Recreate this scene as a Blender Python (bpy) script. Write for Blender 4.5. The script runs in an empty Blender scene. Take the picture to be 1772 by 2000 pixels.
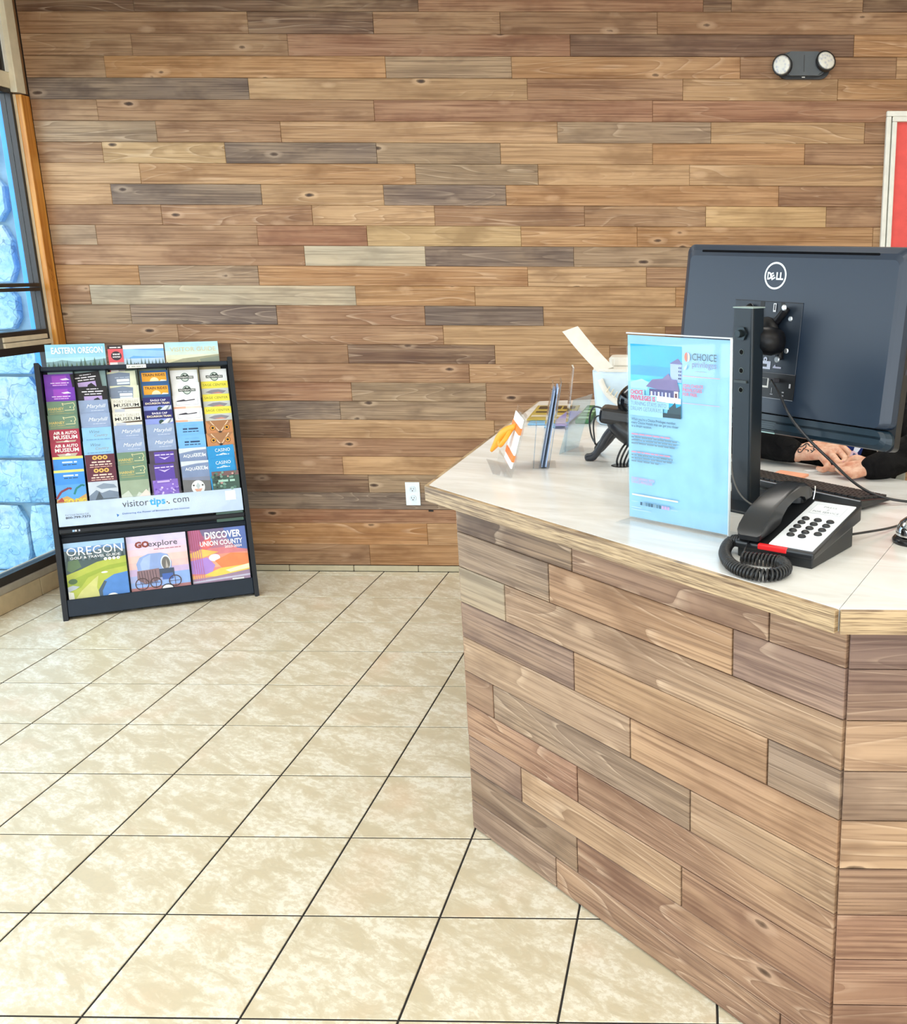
import bpy, bmesh, math, random
from mathutils import Vector, Matrix
from mathutils.bvhtree import BVHTree
random.seed(7)
S = bpy.context.scene
COL = S.collection

# ------------------------------------------------------------------ camera
cam = bpy.data.objects.new('camera', bpy.data.cameras.new('camera'))
COL.objects.link(cam)
cR, cU, cF = (0.999927, 0.011444, 0.003866), (-0.006538, 0.243689, 0.969831), (-0.010157, 0.969786, -0.243746)
cam.matrix_world = Matrix(((cR[0], cU[0], -cF[0], 2.265279), (cR[1], cU[1], -cF[1], -1.691291), (cR[2], cU[2], -cF[2], 1.512257), (0, 0, 0, 1)))
cam.data.lens = 38.67904; cam.data.shift_x = -0.26008; cam.data.shift_y = 0.0
cam.data.sensor_fit = 'HORIZONTAL'; cam.data.sensor_width = 36.0
cam.data.clip_start = 0.05; cam.data.clip_end = 100
S.camera = cam

# ------------------------------------------------------------------ world, exposure
S.view_settings.view_transform = 'Standard'; S.view_settings.look = 'None'
S.view_settings.gamma = 1.0; S.view_settings.use_curve_mapping = False
S.view_settings.exposure = 0.11
S.cycles.transparent_max_bounces = 32
W = bpy.data.worlds.new('daylight'); S.world = W; W.use_nodes = True
W.node_tree.nodes['Background'].inputs[0].default_value = (0.88, 0.95, 1.0, 1)
W.node_tree.nodes['Background'].inputs[1].default_value = 4.2

def area_light(name, loc, sx, sy, power, color=(1, .96, .9), rot=(0, 0, 0)):
    l = bpy.data.lights.new(name, 'AREA'); l.shape = 'RECTANGLE'; l.size = sx; l.size_y = sy
    l.energy = power; l.color = color
    o = bpy.data.objects.new(name, l); o.location = loc; o.rotation_euler = rot; COL.objects.link(o); return o
# unseen ceiling troffers added as fill light (their housings and diffusers are built below)
FILL_TROFFERS = [(0.35, 1.55), (2.55, 1.55), (4.5, 1.55), (0.35, -0.9), (2.55, -0.9), (4.5, -0.9), (0.35, -3.2), (2.55, -3.2)]
for tx, ty in FILL_TROFFERS:
    area_light('troffer_fill', (tx, ty, 2.80), 1.1, 0.5, 9)

# ------------------------------------------------------------------ node helpers
def lin(c):
    return tuple(((v/255)/12.92 if v/255 <= .04045 else ((v/255+.055)/1.055)**2.4) for v in c)
def hexc(h):
    h = h.lstrip('#'); return lin((int(h[0:2], 16), int(h[2:4], 16), int(h[4:6], 16)))
class NT:
    def __init__(s, name):
        s.m = bpy.data.materials.new(name); s.m.use_nodes = True; s.t = s.m.node_tree
        s.b = s.t.nodes['Principled BSDF']; s.out = s.t.nodes['Material Output']
    def n(s, typ, **kw):
        nd = s.t.nodes.new(typ)
        for k, v in kw.items():
            if k.startswith('i_'):
                key = k[2:]
                key = int(key) if key.isdigit() else key.replace('_', ' ')
                if hasattr(v, 'node'): s.t.links.new(v, nd.inputs[key])
                else: nd.inputs[key].default_value = v
            else: setattr(nd, k, v)
        return nd
    def math(s, op, a, b=0.0, c=None):
        kw = dict(operation=op, i_0=a, i_1=b)
        nd = s.n('ShaderNodeMath', **kw)
        if c is not None:
            if hasattr(c, 'node'): s.t.links.new(c, nd.inputs[2])
            else: nd.inputs[2].default_value = c
        return nd.outputs[0]
    def vmul(s, v, xyz): return s.n('ShaderNodeVectorMath', operation='MULTIPLY', i_0=v, i_1=xyz).outputs[0]
    def vadd(s, v, w): return s.n('ShaderNodeVectorMath', operation='ADD', i_0=v, i_1=w).outputs[0]
    def noise(s, vec, scale=1.0, detail=2.0, rough=.5, dist=0.0):
        nd = s.n('ShaderNodeTexNoise', i_Vector=vec, i_Scale=scale, i_Detail=detail, i_Roughness=rough, i_Distortion=dist)
        return nd.outputs['Fac']
    def ramp(s, fac, stops, interp='LINEAR'):
        nd = s.n('ShaderNodeValToRGB', i_Fac=fac); cr = nd.color_ramp; cr.interpolation = interp
        while len(cr.elements) < len(stops): cr.elements.new(.5)
        for e, (p, c) in zip(cr.elements, stops):
            e.position = p; e.color = (c, c, c, 1) if isinstance(c, (int, float)) else (*c, 1)
        return nd.outputs[0]
    def mix(s, fac, a, b, blend='MIX'):
        nd = s.n('ShaderNodeMix', data_type='RGBA', blend_type=blend)
        for i, v in ((0, fac), (6, a), (7, b)):
            if hasattr(v, 'node'): s.t.links.new(v, nd.inputs[i])
            else: nd.inputs[i].default_value = (*v, 1) if isinstance(v, tuple) and len(v) == 3 else v
        return nd.outputs[2]
    def link(s, a, b): s.t.links.new(a, b)
    def setc(s, v): s.link(v, s.b.inputs['Base Color'])
    def bump(s, h, strength=.2, dist=.002):
        nd = s.n('ShaderNodeBump', i_Height=h, i_Strength=strength, i_Distance=dist)
        s.link(nd.outputs[0], s.b.inputs['Normal'])
    def objvec(s):
        tc = s.n('ShaderNodeTexCoord').outputs['Object']; oi = s.n('ShaderNodeObjectInfo')
        r = oi.outputs['Random']
        off = s.n('ShaderNodeCombineXYZ', i_X=s.math('MULTIPLY', r, 61.7), i_Y=s.math('MULTIPLY', r, 17.3), i_Z=s.math('MULTIPLY', r, 39.1)).outputs[0]
        return s.vadd(tc, off), oi
MATS = {}
def plain(name, color, rough=.5, metal=0.0, spec=.5, coat=0.0, emit=None, es=0.0):
    key = ('plain', name)
    if key in MATS: return MATS[key]
    t = NT(name); c = hexc(color) if isinstance(color, str) else color
    t.b.inputs['Base Color'].default_value = (*c, 1); t.b.inputs['Roughness'].default_value = rough
    t.b.inputs['Metallic'].default_value = metal; t.b.inputs['Specular IOR Level'].default_value = spec
    t.b.inputs['Coat Weight'].default_value = coat
    if emit: t.b.inputs['Emission Color'].default_value = (*emit, 1); t.b.inputs['Emission Strength'].default_value = es
    # faint unevenness so that no surface is perfectly flat in tone
    tc = t.n('ShaderNodeTexCoord').outputs['Object']
    nz = t.noise(tc, 23.0, 3.0)
    t.setc(t.mix(t.ramp(nz, [(.35, 0.0), (.7, 1.0)]), tuple(v*.93 for v in c), tuple(min(1, v*1.05) for v in c)))
    MATS[key] = t.m; return t.m
def ink(h):                                   # a printing colour
    return plain('ink_'+h.strip('#'), h, rough=.38, spec=.4)
def clear_mat(name, tint, gloss=1.0):
    t = NT(name)
    tr = t.n('ShaderNodeBsdfTransparent', i_Color=(*tint, 1)).outputs[0]
    gl = t.n('ShaderNodeBsdfGlossy', i_Color=(1, 1, 1, 1), i_Roughness=.03).outputs[0]
    back = t.n('ShaderNodeNewGeometry').outputs['Backfacing']                     # the same reflectance on both faces of the sheet
    ior = t.math('ADD', 1.49, t.math('MULTIPLY', back, 1/1.49-1.49))
    fr = t.math('MULTIPLY', t.n('ShaderNodeFresnel', i_IOR=ior).outputs[0], gloss)
    mx = t.n('ShaderNodeMixShader', i_0=fr, i_1=tr, i_2=gl).outputs[0]
    t.link(mx, t.out.inputs['Surface']); t.t.nodes.remove(t.b); return t.m

def wood_mat(name, grain=1.0, warm=(.62, .42, .24), rough=.5, knots=True):
    t = NT(name); v, oi = t.objvec(); base = oi.outputs['Color']
    fig = t.noise(t.vmul(v, (.75, 1, 8.0)), 1.0, 1.0, .45, .25)             # broad figure: its level lines are cathedral grain
    band = t.math('FRACT', t.math('MULTIPLY', fig, 17.0))
    lines = t.ramp(band, [(0, .0), (.06, .15), (.62, .42), (.93, .8), (1, 1)])
    fine = t.noise(t.vmul(v, (2.6, 1, 150)), 1.0, 3.0, .62)
    streak = t.noise(t.vmul(v, (1.1, 1, 34)), 1.0, 2.0, .55)
    tone = t.noise(t.vmul(v, (2.1, 1, 5)), 1.0, 2.0, .5)
    dark = t.mix(1.0, base, (.50, .45, .42), 'MULTIPLY')
    light = t.mix(.5, t.mix(1.0, base, (1.42, 1.38, 1.32), 'MULTIPLY'), (.62, .47, .33))
    c = t.mix(t.ramp(streak, [(.3, 0.0), (.72, 1.0)]), t.mix(.45, base, dark), t.mix(.35, base, light))
    c = t.mix(t.ramp(tone, [(.38, 0.0), (.7, .55)]), c, t.mix(.6, base, warm))
    act = t.ramp(t.math('FRACT', t.math('MULTIPLY', oi.outputs['Random'], 7.31)), [(.2, .06), (1, .66)])
    lm = t.math('MULTIPLY', t.ramp(band, [(.84, 0.0), (.97, .9), (1, .4)]), act)
    c = t.mix(lm, c, t.mix(.4, light, (.66, .52, .38)))
    dm = t.math('MULTIPLY', t.ramp(band, [(0, .85), (.10, .35), (.5, 0.0)]), act)
    c = t.mix(dm, c, dark)
    c = t.mix(t.ramp(fine, [(.36, .75), (.55, 0.0)]), c, dark)
    blot = t.noise(t.vmul(v, (4.5, 1, 11)), 1.0, 3.0, .6)
    c = t.mix(t.ramp(blot, [(.30, .65), (.50, 0.0)]), c, dark)
    if knots:
        kv = t.vmul(v, (4.2, .001, 11.0))
        vo = t.n('ShaderNodeTexVoronoi', i_Vector=kv, i_Scale=1.0, i_Randomness=1.0)
        has = t.math('GREATER_THAN', t.n('ShaderNodeSeparateColor', i_0=vo.outputs['Color']).outputs[0], .42)
        wob = t.math('ADD', vo.outputs['Distance'], t.math('MULTIPLY', t.math('SUBTRACT', t.noise(t.vmul(v, (40, 1, 40)), 1.0, 2), .5), .07))
        ring = t.math('MULTIPLY', t.ramp(wob, [(.05, 0.0), (.10, 1.0), (.15, .75), (.22, 0.0)]), has)
        core = t.math('MULTIPLY', t.ramp(wob, [(.035, 1.0), (.085, .55), (.105, 0.0)]), has)
        c = t.mix(t.math('MULTIPLY', ring, .55), c, light)
        c = t.mix(core, c, (.055, .028, .016))
    t.setc(c); t.b.inputs['Roughness'].default_value = rough; t.b.inputs['Specular IOR Level'].default_value = .32
    t.bump(t.math('ADD', fine, t.math('MULTIPLY', band, .35)), .22, .0012)
    return t.m

# ------------------------------------------------------------------ object helpers
def link(o, parent=None):
    COL.objects.link(o)
    if parent is not None: o.parent = parent
    return o
def mesh_obj(name, me, mats, parent=None, loc=None, rotz=None, mat4=None):
    o = bpy.data.objects.new(name, me)
    if mats is not None:
        for m in (mats if isinstance(mats, (list, tuple)) else [mats]):
            if len(me.materials) < 12 and m.name not in [x.name for x in me.materials]: me.materials.append(m)
    if loc is not None: o.location = loc
    if rotz is not None: o.rotation_euler = (0, 0, rotz)
    if mat4 is not None: o.matrix_basis = mat4
    return link(o, parent)
def from_bm(name, bm, mat, parent=None, smooth=False, **kw):
    bmesh.ops.recalc_face_normals(bm, faces=bm.faces)
    me = bpy.data.meshes.new(name); bm.to_mesh(me); bm.free()
    if smooth: me.shade_smooth()
    return mesh_obj(name, me, mat, parent, **kw)
def tag(o, label, cat, group=None):
    o['label'] = label; o['category'] = cat
    if group: o['group'] = group
    return o
def struct(o): o['kind'] = 'structure'; return o
def thing(name, label, cat, loc=(0, 0, 0), rotz=0, group=None, mat4=None):
    o = bpy.data.objects.new(name, None); o.empty_display_size = .05
    o.location = loc; o.rotation_euler = (0, 0, rotz)
    if mat4 is not None: o.matrix_basis = mat4
    COL.objects.link(o); return tag(o, label, cat, group)
def box(bm, x0, x1, y0, y1, z0, z1, mtx=None):
    vs = [bm.verts.new(Vector((x, y, z)) if mtx is None else mtx @ Vector((x, y, z))) for x in (x0, x1) for y in (y0, y1) for z in (z0, z1)]
    q = [(0, 1, 3, 2), (4, 6, 7, 5), (0, 4, 5, 1), (2, 3, 7, 6), (0, 2, 6, 4), (1, 5, 7, 3)]
    return [bm.faces.new([vs[i] for i in f]) for f in q]
def bev(bm, w, seg=2):
    bmesh.ops.bevel(bm, geom=list(bm.edges), offset=w, segments=seg, profile=.6, affect='EDGES', clamp_overlap=True)
    return bm
def box_obj(name, dims, mat, parent=None, bevel=0.0, seg=2, mtx=None, **kw):
    bm = bmesh.new(); box(bm, *dims, mtx)
    if bevel: bev(bm, bevel, seg)
    return from_bm(name, bm, mat, parent, smooth=False, **kw)
def prism(bm, pts, z0, z1, mtx=None):
    """polygon in XY (counter clockwise) extruded along Z"""
    f = (lambda p: p) if mtx is None else (lambda p: mtx @ p)
    a = [bm.verts.new(f(Vector((x, y, z0)))) for x, y in pts]; b = [bm.verts.new(f(Vector((x, y, z1)))) for x, y in pts]
    n = len(pts); bm.faces.new(a[::-1]); bm.faces.new(b)
    for i in range(n): bm.faces.new((a[i], a[(i+1) % n], b[(i+1) % n], b[i]))
def tube(bm, pts, r, sides=8, closed=False, caps=True):
    pts = [Vector(p) for p in pts]; n = len(pts)
    rr = r if isinstance(r, (list, tuple)) else [r]*n
    prev = None; rings = []
    for i, p in enumerate(pts):
        if closed: d = (pts[(i+1) % n]-pts[i-1]).normalized()
        else: d = (pts[min(i+1, n-1)]-pts[max(i-1, 0)]).normalized()
        if prev is None:
            u = d.cross(Vector((0, 0, 1)));
            if u.length < 1e-3: u = d.cross(Vector((1, 0, 0)))
        else: u = prev-d*prev.dot(d)
        u.normalize(); prev = u; w = d.cross(u)
        rings.append([bm.verts.new(p+(u*math.cos(2*math.pi*k/sides)+w*math.sin(2*math.pi*k/sides))*rr[i]) for k in range(sides)])
    for i in range(n if closed else n-1):
        a, b = rings[i], rings[(i+1) % n]
        for k in range(sides): bm.faces.new((a[k], a[(k+1) % sides], b[(k+1) % sides], b[k]))
    if caps and not closed: bm.faces.new(rings[0][::-1]); bm.faces.new(rings[-1])
def lathe(bm, prof, seg=32, mtx=None):
    rings = []
    for r, z in prof:
        rings.append([bm.verts.new((mtx or Matrix()) @ Vector((r*math.cos(2*math.pi*k/seg), r*math.sin(2*math.pi*k/seg), z))) for k in range(seg)] if r > 1e-6 else [bm.verts.new((mtx or Matrix()) @ Vector((0, 0, z)))])
    for a, b in zip(rings, rings[1:]):
        for k in range(seg):
            k2 = (k+1) % seg
            if len(a) == 1 and len(b) == 1: continue
            if len(a) == 1: bm.faces.new((a[0], b[k2], b[k]))
            elif len(b) == 1: bm.faces.new((a[k], a[k2], b[0]))
            else: bm.faces.new((a[k], a[k2], b[k2], b[k]))
    for r in (rings[0], rings[-1]):
        if len(r) > 2: bm.faces.new(r)
def spline(pts, n=8):
    """Catmull-Rom through the points"""
    P = [Vector(p) for p in pts]; P = [P[0]*2-P[1]]+P+[P[-1]*2-P[-2]]; out = []
    for i in range(1, len(P)-2):
        for k in range(n):
            t = k/n; a, b, c, d = P[i-1:i+3]
            out.append(.5*((2*b)+(c-a)*t+(2*a-5*b+4*c-d)*t*t+(3*b-a-3*c+d)*t**3))
    return out+[P[-2]]
def rrect(x0, x1, y0, y1, r, n=4):
    o = []
    for cx, cy, a0 in ((x1-r, y0+r, -90), (x1-r, y1-r, 0), (x0+r, y1-r, 90), (x0+r, y0+r, 180)):
        for k in range(n+1):
            a = math.radians(a0+90*k/n); o.append((cx+r*math.cos(a), cy+r*math.sin(a)))
    return o
def frame(o, x, y, z):
    """matrix with the given origin and axes"""
    m = Matrix.Identity(4)
    for i, a in enumerate((x, y, z)):
        for k in range(3): m[k][i] = a[k]
    for k in range(3): m[k][3] = o[k]
    return m

# ------------------------------------------------------------------ flat print: rectangles, shapes and lettering on a surface
TXT = {}
def text_geo(s, bold=0.0, res=2):
    key = (s, bold)
    if key in TXT: return TXT[key]
    cu = bpy.data.curves.new('lettering', 'FONT'); cu.body = s; cu.size = 1.0; cu.resolution_u = res; cu.offset = bold
    o = bpy.data.objects.new('lettering', cu); COL.objects.link(o)
    dg = bpy.context.evaluated_depsgraph_get(); me = bpy.data.meshes.new_from_object(o.evaluated_get(dg))
    vs = [(v.co.x, v.co.y) for v in me.vertices]; fs = [tuple(p.vertices) for p in me.polygons]
    bpy.data.objects.remove(o); bpy.data.curves.remove(cu); bpy.data.meshes.remove(me)
    xs = [v[0] for v in vs] or [0]; TXT[key] = (vs, fs, min(xs), max(xs)); return TXT[key]
class Print:
    """collects flat coloured shapes in a local XY plane, layered by tiny Z steps"""
    def __init__(s, step=.00012, z0=.0004): s.v = []; s.f = []; s.mi = []; s.mats = []; s.z = z0; s.step = step
    def _m(s, c):
        m = ink(c) if isinstance(c, str) else c
        if m not in s.mats: s.mats.append(m)
        return s.mats.index(m)
    def poly(s, pts, c):
        s.z += s.step; b = len(s.v); s.v += [(x, y, s.z) for x, y in pts]; s.f.append(tuple(range(b, b+len(pts)))); s.mi.append(s._m(c))
    def rect(s, x0, y0, x1, y1, c): s.poly([(x0, y0), (x1, y0), (x1, y1), (x0, y1)], c)
    def disc(s, x, y, rx, c, ry=None, n=18, a0=0, a1=360):
        ry = ry or rx; k = n if a1-a0 >= 360 else n+1
        s.poly([(x+rx*math.cos(math.radians(a0+(a1-a0)*i/n)), y+ry*math.sin(math.radians(a0+(a1-a0)*i/n))) for i in range(k)], c)
    def ring(s, x, y, r0, r1, c, asp=1.0, n=24):
        s.z += s.step
        for i in range(n):
            b = len(s.v)
            for r, a in ((r0, i), (r1, i), (r1, i+1), (r0, i+1)):
                t = 2*math.pi*a/n; s.v.append((x+r*math.cos(t)*asp, y+r*math.sin(t), s.z))
            s.f.append((b, b+1, b+2, b+3)); s.mi.append(s._m(c))
    def line(s, pts, w, c):
        s.z += s.step
        for (x0, y0), (x1, y1) in zip(pts, pts[1:]):
            L = math.hypot(x1-x0, y1-y0) or 1; nx, ny = -(y1-y0)/L*w/2, (x1-x0)/L*w/2; b = len(s.v)
            s.v += [(x0+nx, y0+ny, s.z), (x0-nx, y0-ny, s.z), (x1-nx, y1-ny, s.z), (x1+nx, y1+ny, s.z)]
            s.f.append((b, b+1, b+2, b+3)); s.mi.append(s._m(c))
    def text(s, t, x, y, h, c, align='C', bold=0.0, width=None, shear=0.0, rot=0.0):
        """h is the height of a capital; width squeezes or stretches to fit"""
        vs, fs, x0, x1 = text_geo(t, bold); k = h/.72; kx = k
        if width: kx = width/max(1e-6, x1-x0)
        off = {'C': -(x0+x1)/2, 'L': -x0, 'R': -x1}[align]; s.z += s.step; b = len(s.v)
        ca, sa = math.cos(rot), math.sin(rot)
        for vx, vy in vs:
            px, py = (vx+off)*kx+vy*k*shear, vy*k
            s.v.append((x+px*ca-py*sa, y+px*sa+py*ca, s.z))
        m = s._m(c)
        for f in fs: s.f.append(tuple(b+i for i in f)); s.mi.append(m)
    def dash(s, x, y, h, w, c, align='C', seed=1):
        """a line of print too small to read: word-like dashes"""
        rnd = random.Random(seed); x0 = x-w/2 if align == 'C' else x; e = x0+w; s.z += s.step
        while x0 < e-h*.4:
            L = min(h*rnd.uniform(1.2, 4.2), e-x0); b = len(s.v)
            s.v += [(x0, y, s.z), (x0+L, y, s.z), (x0+L, y+h*.62, s.z), (x0, y+h*.62, s.z)]; s.f.append((b, b+1, b+2, b+3)); s.mi.append(s._m(c)); x0 += L+h*.45
    def build(s, name, parent, mat4=None):
        me = bpy.data.meshes.new(name); me.from_pydata(s.v, [], s.f)
        for m in s.mats: me.materials.append(m)
        me.polygons.foreach_set('material_index', s.mi); me.update()
        o = bpy.data.objects.new(name, me)
        if mat4 is not None: o.matrix_basis = mat4
        return link(o, parent)
# ================================================================== MATERIALS OF THE PLACE
WOOD = wood_mat('stained_cedar_planks')
PAL = {k: lin(v) for k, v in dict(b=(152, 111, 77), t=(182, 142, 99), o=(174, 126, 78), d=(108, 74, 52), g=(148, 122, 95), G=(182, 170, 147),
       p=(114, 95, 83), r=(152, 102, 71), y=(192, 156, 107)).items()}
def vary(c, a=.06):
    k = 1+random.uniform(-a, a); return (c[0]*k*(1+random.uniform(-.03, .03)), c[1]*k, c[2]*k*(1+random.uniform(-.04, .04)), 1)

def tile_mat(name='glazed_travertine_tile'):
    t = NT(name); v, oi = t.objvec()
    sk = t.n('ShaderNodeMapping', i_Vector=v, i_Rotation=(0, 0, .6)).outputs[0]
    w = t.noise(t.vmul(sk, (7, 17, 1)), 1.0, 6.0, .68, .5)
    f = t.noise(t.vmul(sk, (46, 74, 1)), 1.0, 4.0, .7)
    pinkm = t.noise(sk, 4.0, 2.0)
    cream, tan, pale = lin((230, 224, 206)), lin((202, 190, 162)), lin((236, 232, 220))
    c = t.mix(t.ramp(w, [(.42, 0.0), (.49, .5), (.56, 1.0)]), tan, cream)
    c = t.mix(t.ramp(f, [(.45, .7), (.55, 0.0)]), c, lin((206, 193, 164)))
    c = t.mix(t.ramp(w, [(.58, 0.0), (.75, .8)]), c, pale)
    c = t.mix(t.ramp(pinkm, [(.58, 0.0), (.75, .35)]), c, lin((222, 190, 158)))
    t.setc(c); t.b.inputs['Roughness'].default_value = .33; t.b.inputs['Specular IOR Level'].default_value = .42
    t.bump(t.math('ADD', w, t.math('MULTIPLY', f, .4)), .18, .002); return t.m
TILE = tile_mat()
GROUT = plain('dark_grout', (.035, .032, .030), rough=.9, spec=.1)
def stone_mat():
    t = NT('blue_grey_flagstone'); v, oi = t.objvec()
    a = t.noise(v, 5.0, 5.0, .65, .6); b = t.noise(v, 24.0, 4.0, .65); d = t.noise(v, 2.6, 2.0)
    c = t.mix(t.ramp(a, [(.35, 0.0), (.65, 1.0)]), lin((116, 172, 208)), lin((176, 205, 218)))
    c = t.mix(t.ramp(d, [(.5, 0.0), (.68, .8)]), c, lin((186, 196, 188)))
    c = t.mix(t.ramp(b, [(.38, .55), (.5, 0.0)]), c, lin((92, 146, 184)))
    ck = t.n('ShaderNodeTexVoronoi', feature='DISTANCE_TO_EDGE', i_Vector=t.vadd(v, t.n('ShaderNodeTexNoise', i_Vector=v, i_Scale=7.0).outputs['Color']), i_Scale=2.6).outputs[0]
    c = t.mix(t.ramp(ck, [(.0, .75), (.02, 0.0)]), c, lin((70, 112, 138)))
    t.setc(c); t.b.inputs['Roughness'].default_value = .85
    t.bump(t.math('ADD', a, b), .7, .012); return t.m
STONE = stone_mat()
GLASS = clear_mat('window_glass', (.95, .98, .99), .6)
ACRYL = clear_mat('clear_acrylic', (.965, .98, .99), .55)
POCKET = clear_mat('thin_clear_sheet', (.98, .985, .99), .12)
BLACKMET = plain('black_window_metal', (.018, .014, .013), rough=.4)
CREAM = plain('cream_paint', '#DCCFB4', rough=.55)
def pine_mat():
    t = NT('varnished_pine'); v, oi = t.objvec()
    s = t.noise(t.vmul(v, (60, 60, 2.0)), 1.0, 3.0, .6); n2 = t.noise(v, 6.0, 3.0)
    c = t.mix(t.ramp(s, [(.35, 0.0), (.65, 1.0)]), lin((176, 108, 36)), lin((214, 150, 66)))
    c = t.mix(t.ramp(n2, [(.55, 0.0), (.8, .5)]), c, lin((226, 176, 104)))
    t.setc(c); t.b.inputs['Roughness'].default_value = .4; return t.m
PINE = pine_mat()

# ================================================================== STRUCTURE
YW, XL, CEIL = 3.047, -0.835, 2.86
XR, YF = 5.5, -4.6
def plank_mesh(L, H, D=.012, ch=.0016):
    bm = bmesh.new(); x, z = L/2, H/2
    b = [bm.verts.new(p) for p in ((-x, D, -z), (x, D, -z), (x, D, z), (-x, D, z))]
    m = [bm.verts.new(p) for p in ((-x, ch, -z), (x, ch, -z), (x, ch, z), (-x, ch, z))]
    f = [bm.verts.new(p) for p in ((-x+ch, 0, -z+ch), (x-ch, 0, -z+ch), (x-ch, 0, z-ch), (-x+ch, 0, z-ch))]
    bm.faces.new(f); bm.faces.new(b[::-1])
    for i in range(4):
        j = (i+1) % 4; bm.faces.new((b[i], b[j], m[j], m[i])); bm.faces.new((m[i], m[j], f[j], f[i]))
    bmesh.ops.recalc_face_normals(bm, faces=bm.faces)
    me = bpy.data.meshes.new('plank'); bm.to_mesh(me); bm.free(); me.materials.append(WOOD); return me
def plank(parent, x0, x1, z0, z1, origin, rz, col, gap=.0008, proud=.0012, end=None):
    me = plank_mesh(x1-x0-(end or gap), z1-z0-gap); o = bpy.data.objects.new('plank', me)
    d = Vector((math.cos(rz), math.sin(rz), 0)); n = Vector((d.y, -d.x, 0))
    o.location = Vector(origin)+d*((x0+x1)/2)+Vector((0, 0, (z0+z1)/2))+n*random.uniform(0, proud)
    o.rotation_euler = (0, 0, rz); o.color = vary(PAL[col]); return link(o, parent)

wall_back = struct(box_obj('wall_back', (XL-.02, XR, YW+.0125, YW+.14, 0, CEIL), plain('wall_backing', (.05, .035, .025), rough=.9)))
WALL_ROWS = [
('ddrdbd', [-0.273, 1.0, 2.268, 2.393, 2.975]), ('bdbbb', [0.231, 0.794, 1.362, 2.064]), ('bbrdo', [-0.304, 0.402, 1.673, 2.942]),
('bogo', [-0.438, 0.836, 1.406]), ('ptbto', [0.206, 1.474, 2.178, 2.877]), ('bbrr', [-0.498, 0.771, 2.041]),
('gbtgtb', [-0.239, 0.334, 1.605, 2.307, 3.007]), ('bypgtob', [-0.5, 0.068, 0.769, 1.34, 2.04, 2.737]), ('togtt', [-0.339, 0.942, 1.51, 2.21]),
('tptpob', [-0.486, 0.217, 0.788, 1.358, 2.623]), ('bbtbbyb', [-0.262, 0.446, 1.02, 1.721, 2.286, 2.846]), ('gbryoo', [-0.583, 0.179, 0.696, 1.421, 1.966]),
('bGpgt', [0.393, 0.965, 1.666, 2.339]), ('ogotb', [-0.405, 0.165, 1.446, 2.008]), ('bGoto', [-0.652, 0.621, 1.191, 2.146]),
('gpbptb', [-0.469, 0.234, 0.946, 1.514, 2.586]), ('bbtb', [-0.253, 1.029, 2.097]), ('dbdtb', [-0.006, 0.562, 1.274, 1.828]),
('dbtb', [-0.523, 1.145, 2.345]), ('drgbt', [-0.409, 0.564, 1.223, 2.097]), ('bpgb', [-0.421, 0.501, 1.214]), ('dtbo', [0.245, 1.255, 1.845]),
('bb', [1.464]), ('btb', [0.491, 1.588]), ('dgb', [0.613, 1.329]), ('pb', [1.197]), ('ro', [1.323]), ('oto', [0.891, 1.578]), ('bor', [0.591, 1.445])]
ZL = [2.7020]+[2.6103-.09164*n for n in range(25)]+[.324, .253, .139, .031]
rows = [('bdbrb', [0.1, 1.2, 2.2, 3.1], CEIL, 2.7020)]+[(c, j, ZL[i], ZL[i+1]) for i, (c, j) in enumerate(WALL_ROWS)]
for cols, js, zt, zb in rows:
    xs = [-.802]+js; cc = list(cols)
    while XR-xs[-1] > 1.5:
        xs.append(xs[-1]+random.uniform(.7, 1.25)); cc.append(random.choice('btobrg'))
    xs.append(XR); cc.append(cc[-1])
    for i in range(len(xs)-1): plank(wall_back, xs[i], xs[i+1], zb, zt, (0, YW, 0), 0, cc[i])
# tile base along the wooden wall
bb = struct(box_obj('baseboard_back', (XL, 1.7, YW-.001, YW+.012, 0, .030), GROUT))
BASEM = plain('base_tile_beige', '#B9AE92', rough=.4)
x = XL+.02
while x < 1.7:
    x1 = min(x+.33, 1.7); box_obj('base_tile', (x+.0015, x1-.0015, YW-.009, YW-.0005, .0005, .0295), BASEM, bb, bevel=.002, seg=1); x = x1

# floor: grout bed with one object for each tile
T = .33
floor = struct(box_obj('floor', (XL-.04, XR, YF, YW+.01, -.06, -.0018), GROUT))
def cut_tile(x0, x1, y0, y1):
    bm = bmesh.new(); w, h, c = (x1-x0)/2, (y1-y0)/2, .0012
    a = [bm.verts.new(p) for p in ((-w, -h, -.008), (w, -h, -.008), (w, h, -.008), (-w, h, -.008))]
    m = [bm.verts.new((v.co.x, v.co.y, -c)) for v in a]
    t = [bm.verts.new((v.co.x*(1-c/w), v.co.y*(1-c/h), 0)) for v in a]
    bm.faces.new(t)
    for i in range(4):
        j = (i+1) % 4; bm.faces.new((a[i], a[j], m[j], m[i])); bm.faces.new((m[i], m[j], t[j], t[i]))
    bmesh.ops.recalc_face_normals(bm, faces=bm.faces)
    me = bpy.data.meshes.new('floor_tile'); bm.to_mesh(me); bm.free(); me.materials.append(TILE); return me
FULL = cut_tile(0, T-.0052, 0, T-.0052); CACHE = {}
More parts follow.
